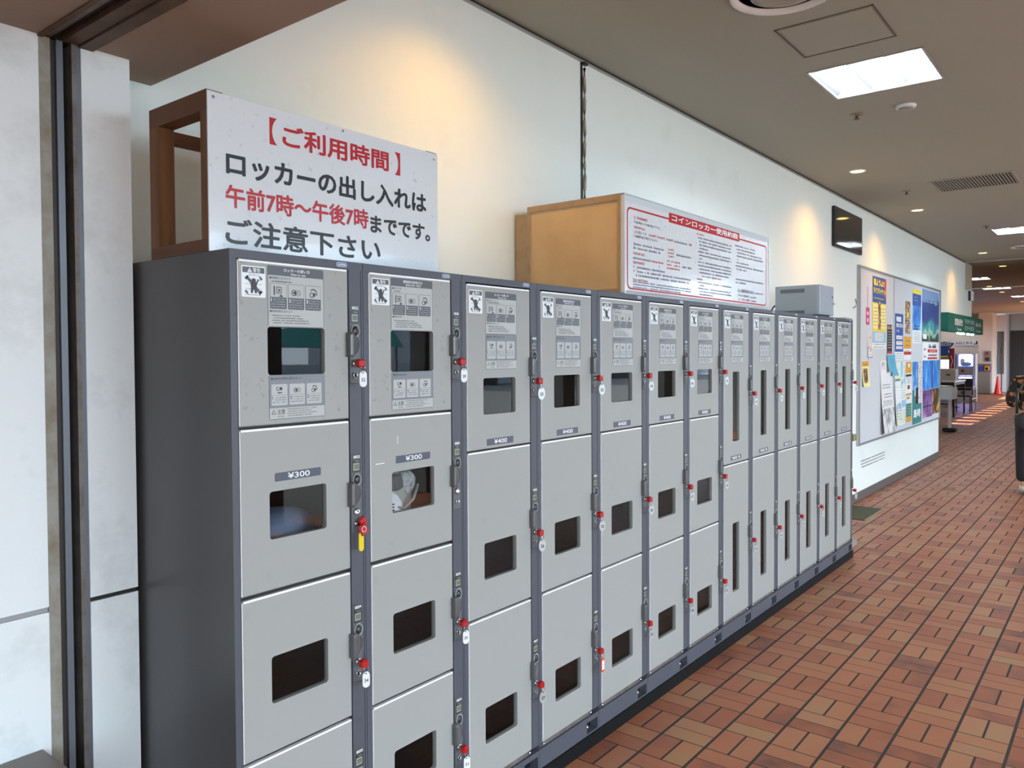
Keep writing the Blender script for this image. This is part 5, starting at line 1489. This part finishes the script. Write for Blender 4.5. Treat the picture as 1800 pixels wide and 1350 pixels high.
# body: one continuous surface; pelvis is vertex 0 (facing +Y)
V = [(0, 0, 0.86), (0, 0.0, 0.98), (0, 0.005, 1.13), (0, 0.0, 1.25), (0, -0.005, 1.33), (0, 0.01, 1.39), (0, 0.02, 1.46), (0, 0.025, 1.53), (0, 0.02, 1.585),
     (-0.085, 0, 0.82), (-0.095, 0.02, 0.46), (-0.095, -0.02, 0.09), (-0.095, 0.09, 0.045),
     (0.085, 0, 0.82), (0.095, 0.10, 0.47), (0.095, -0.10, 0.16), (0.095, -0.02, 0.06),
     (-0.155, -0.005, 1.285), (-0.225, -0.04, 1.03), (-0.13, 0.13, 0.96), (-0.095, 0.19, 0.965),
     (0.155, -0.005, 1.285), (0.225, -0.04, 1.03), (0.15, 0.13, 0.96), (0.115, 0.19, 0.965)]
E_ = [(0, 1), (1, 2), (2, 3), (3, 4), (4, 5), (5, 6), (6, 7), (7, 8), (0, 9), (9, 10), (10, 11), (11, 12), (0, 13), (13, 14), (14, 15), (15, 16), (3, 17), (17, 18), (18, 19), (19, 20), (3, 21), (21, 22), (22, 23), (23, 24)]
Rr = [(0.14, 0.10), (0.12, 0.09), (0.13, 0.095), (0.13, 0.09), (0.06, 0.055), (0.048, 0.048), (0.072, 0.085), (0.078, 0.09), (0.055, 0.06),
      (0.082, 0.085), (0.052, 0.055), (0.034, 0.036), (0.036, 0.025), (0.082, 0.085), (0.052, 0.055), (0.034, 0.036), (0.036, 0.025),
      (0.050, 0.05), (0.038, 0.038), (0.026, 0.026), (0.030, 0.016), (0.050, 0.05), (0.038, 0.038), (0.026, 0.026), (0.030, 0.016)]
skin('body', V, E_, Rr, SKINM, r)
# shirt over trunk and arms to below the elbow, loose and slightly open at the hem
Vs = [(0, 0, 0.90), (0, 0, 1.02), (0, 0.005, 1.15), (0, 0.0, 1.26), (0, -0.005, 1.325), (-0.165, -0.005, 1.275), (-0.232, -0.045, 1.04), (-0.20, 0.05, 0.985), (0.165, -0.005, 1.275), (0.232, -0.045, 1.04), (0.20, 0.05, 0.985)]
skin('shirt', Vs, [(0, 1), (1, 2), (2, 3), (3, 4), (3, 5), (5, 6), (6, 7), (3, 8), (8, 9), (9, 10)],
     [(0.175, 0.13), (0.165, 0.122), (0.162, 0.12), (0.155, 0.11), (0.07, 0.065), (0.068, 0.066), (0.066, 0.064), (0.058, 0.056), (0.068, 0.066), (0.066, 0.064), (0.058, 0.056)], SHIRT, r)
Vt = [(0, 0, 0.88), (-0.09, 0, 0.80), (-0.10, 0.02, 0.46), (-0.10, -0.015, 0.12), (0.09, 0, 0.80), (0.10, 0.09, 0.47), (0.10, -0.08, 0.20)]
skin('trousers', Vt, [(0, 1), (1, 2), (2, 3), (0, 4), (4, 5), (5, 6)], [(0.16, 0.12), (0.11, 0.11), (0.085, 0.085), (0.075, 0.075), (0.11, 0.11), (0.085, 0.085), (0.075, 0.075)], TROU, r)
q = MB()
lump(q, HAIR, (0, 0.005, 1.535), (0.092, 0.100, 0.088), 2, 20, 12)
lump(q, HAIR, (0, -0.055, 1.475), (0.070, 0.045, 0.065), 4, 16, 10)
q.build('hair', r)
q = MB()      # face turned away from the camera
for sx in (-1, 1):
    q.lathe(mat('eye_white', (230, 230, 226), 0.3), [(0.0, -0.012), (0.011, -0.006), (0.013, 0.0), (0.011, 0.004), (0, 0.006)], (sx * 0.031, 0.100, 1.522), 'Y', 12)
    q.lathe(BLACK, [(0.006, 0.003), (0.005, 0.007), (0, 0.0075)], (sx * 0.031, 0.100, 1.522), 'Y', 10)
q.build('eyes', r)
q = MB(); q.add([(-0.014, 0.100, 1.475), (0.014, 0.100, 1.475), (0, 0.132, 1.478), (0, 0.100, 1.525)], [(0, 1, 2), (0, 2, 3), (1, 3, 2)], SKINM, True); q.build('nose', r)
q = MB(); q.path(mat('lips', (150, 84, 78), 0.5), [(-0.022, 0.098, 1.453), (0, 0.108, 1.452), (0.022, 0.098, 1.453)], [0.004, 0.006, 0.004]); q.build('mouth', r)
for sx in (-1, 1):
    q = MB(); lump(q, SKINM, (sx * 0.086, 0.012, 1.505), (0.010, 0.018, 0.030), 3, 12, 8); q.build('ear', r)
for sx, (hx, hy, hz) in ((-1, (-0.095, 0.19, 0.965)), (1, (0.115, 0.19, 0.965))):
    vv = [(hx, hy, hz), (hx - sx * 0.01, hy + 0.035, hz)]; ee = [(0, 1)]; rr = [(0.030, 0.016), (0.030, 0.014)]
    for k in range(4):
        a = (k - 1.5) * 0.019
        l = (0.030, 0.034, 0.032, 0.024)[k]
        b = len(vv)
        vv += [(hx - sx * 0.01 + a, hy + 0.062, hz), (hx - sx * 0.01 + a * 1.1, hy + 0.062 + l, hz - 0.012), (hx - sx * 0.01 + a * 1.1, hy + 0.062 + l * 1.3, hz - 0.034)]
        ee += [(1, b), (b, b + 1), (b + 1, b + 2)]; rr += [0.0092, 0.0085, 0.0075]
    b = len(vv)
    vv += [(hx - sx * 0.035, hy + 0.03, hz - 0.008), (hx - sx * 0.050, hy + 0.058, hz - 0.022)]
    ee += [(0, b), (b, b + 1)]; rr += [0.0105, 0.0085]
    skin('hand', vv, ee, rr, SKINM, r, 0, 1)
for sx, (fx, fy, fz) in ((-1, (-0.097, 0.03, 0)), (1, (0.097, -0.08, 0.012))):
    q = MB(); lump(q, SHOE, (fx, fy + 0.02, fz + 0.045), (0.044, 0.125, 0.045), 6, 18, 10); q.build('shoe', r)
r = thing('shoulder_bag', 'black bag hanging at the hip of the person walking away', 'bag', (PX - 0.03, PY - 0.17, 0), None, 0.10)
BG = mat('bag_leather', (24, 26, 27), 0.45)
q = MB(); lump(q, BG, (0.0, -0.03, 0.815), (0.135, 0.055, 0.115), 12, 18, 12); q.build('bag_body', r)
q = MB(); q.path(BG, [(-0.12, -0.03, 0.91), (-0.12, 0.0, 1.12), (-0.05, 0.03, 1.27), (0.05, 0.09, 1.375)], 0.014, 8); q.build('strap', r)
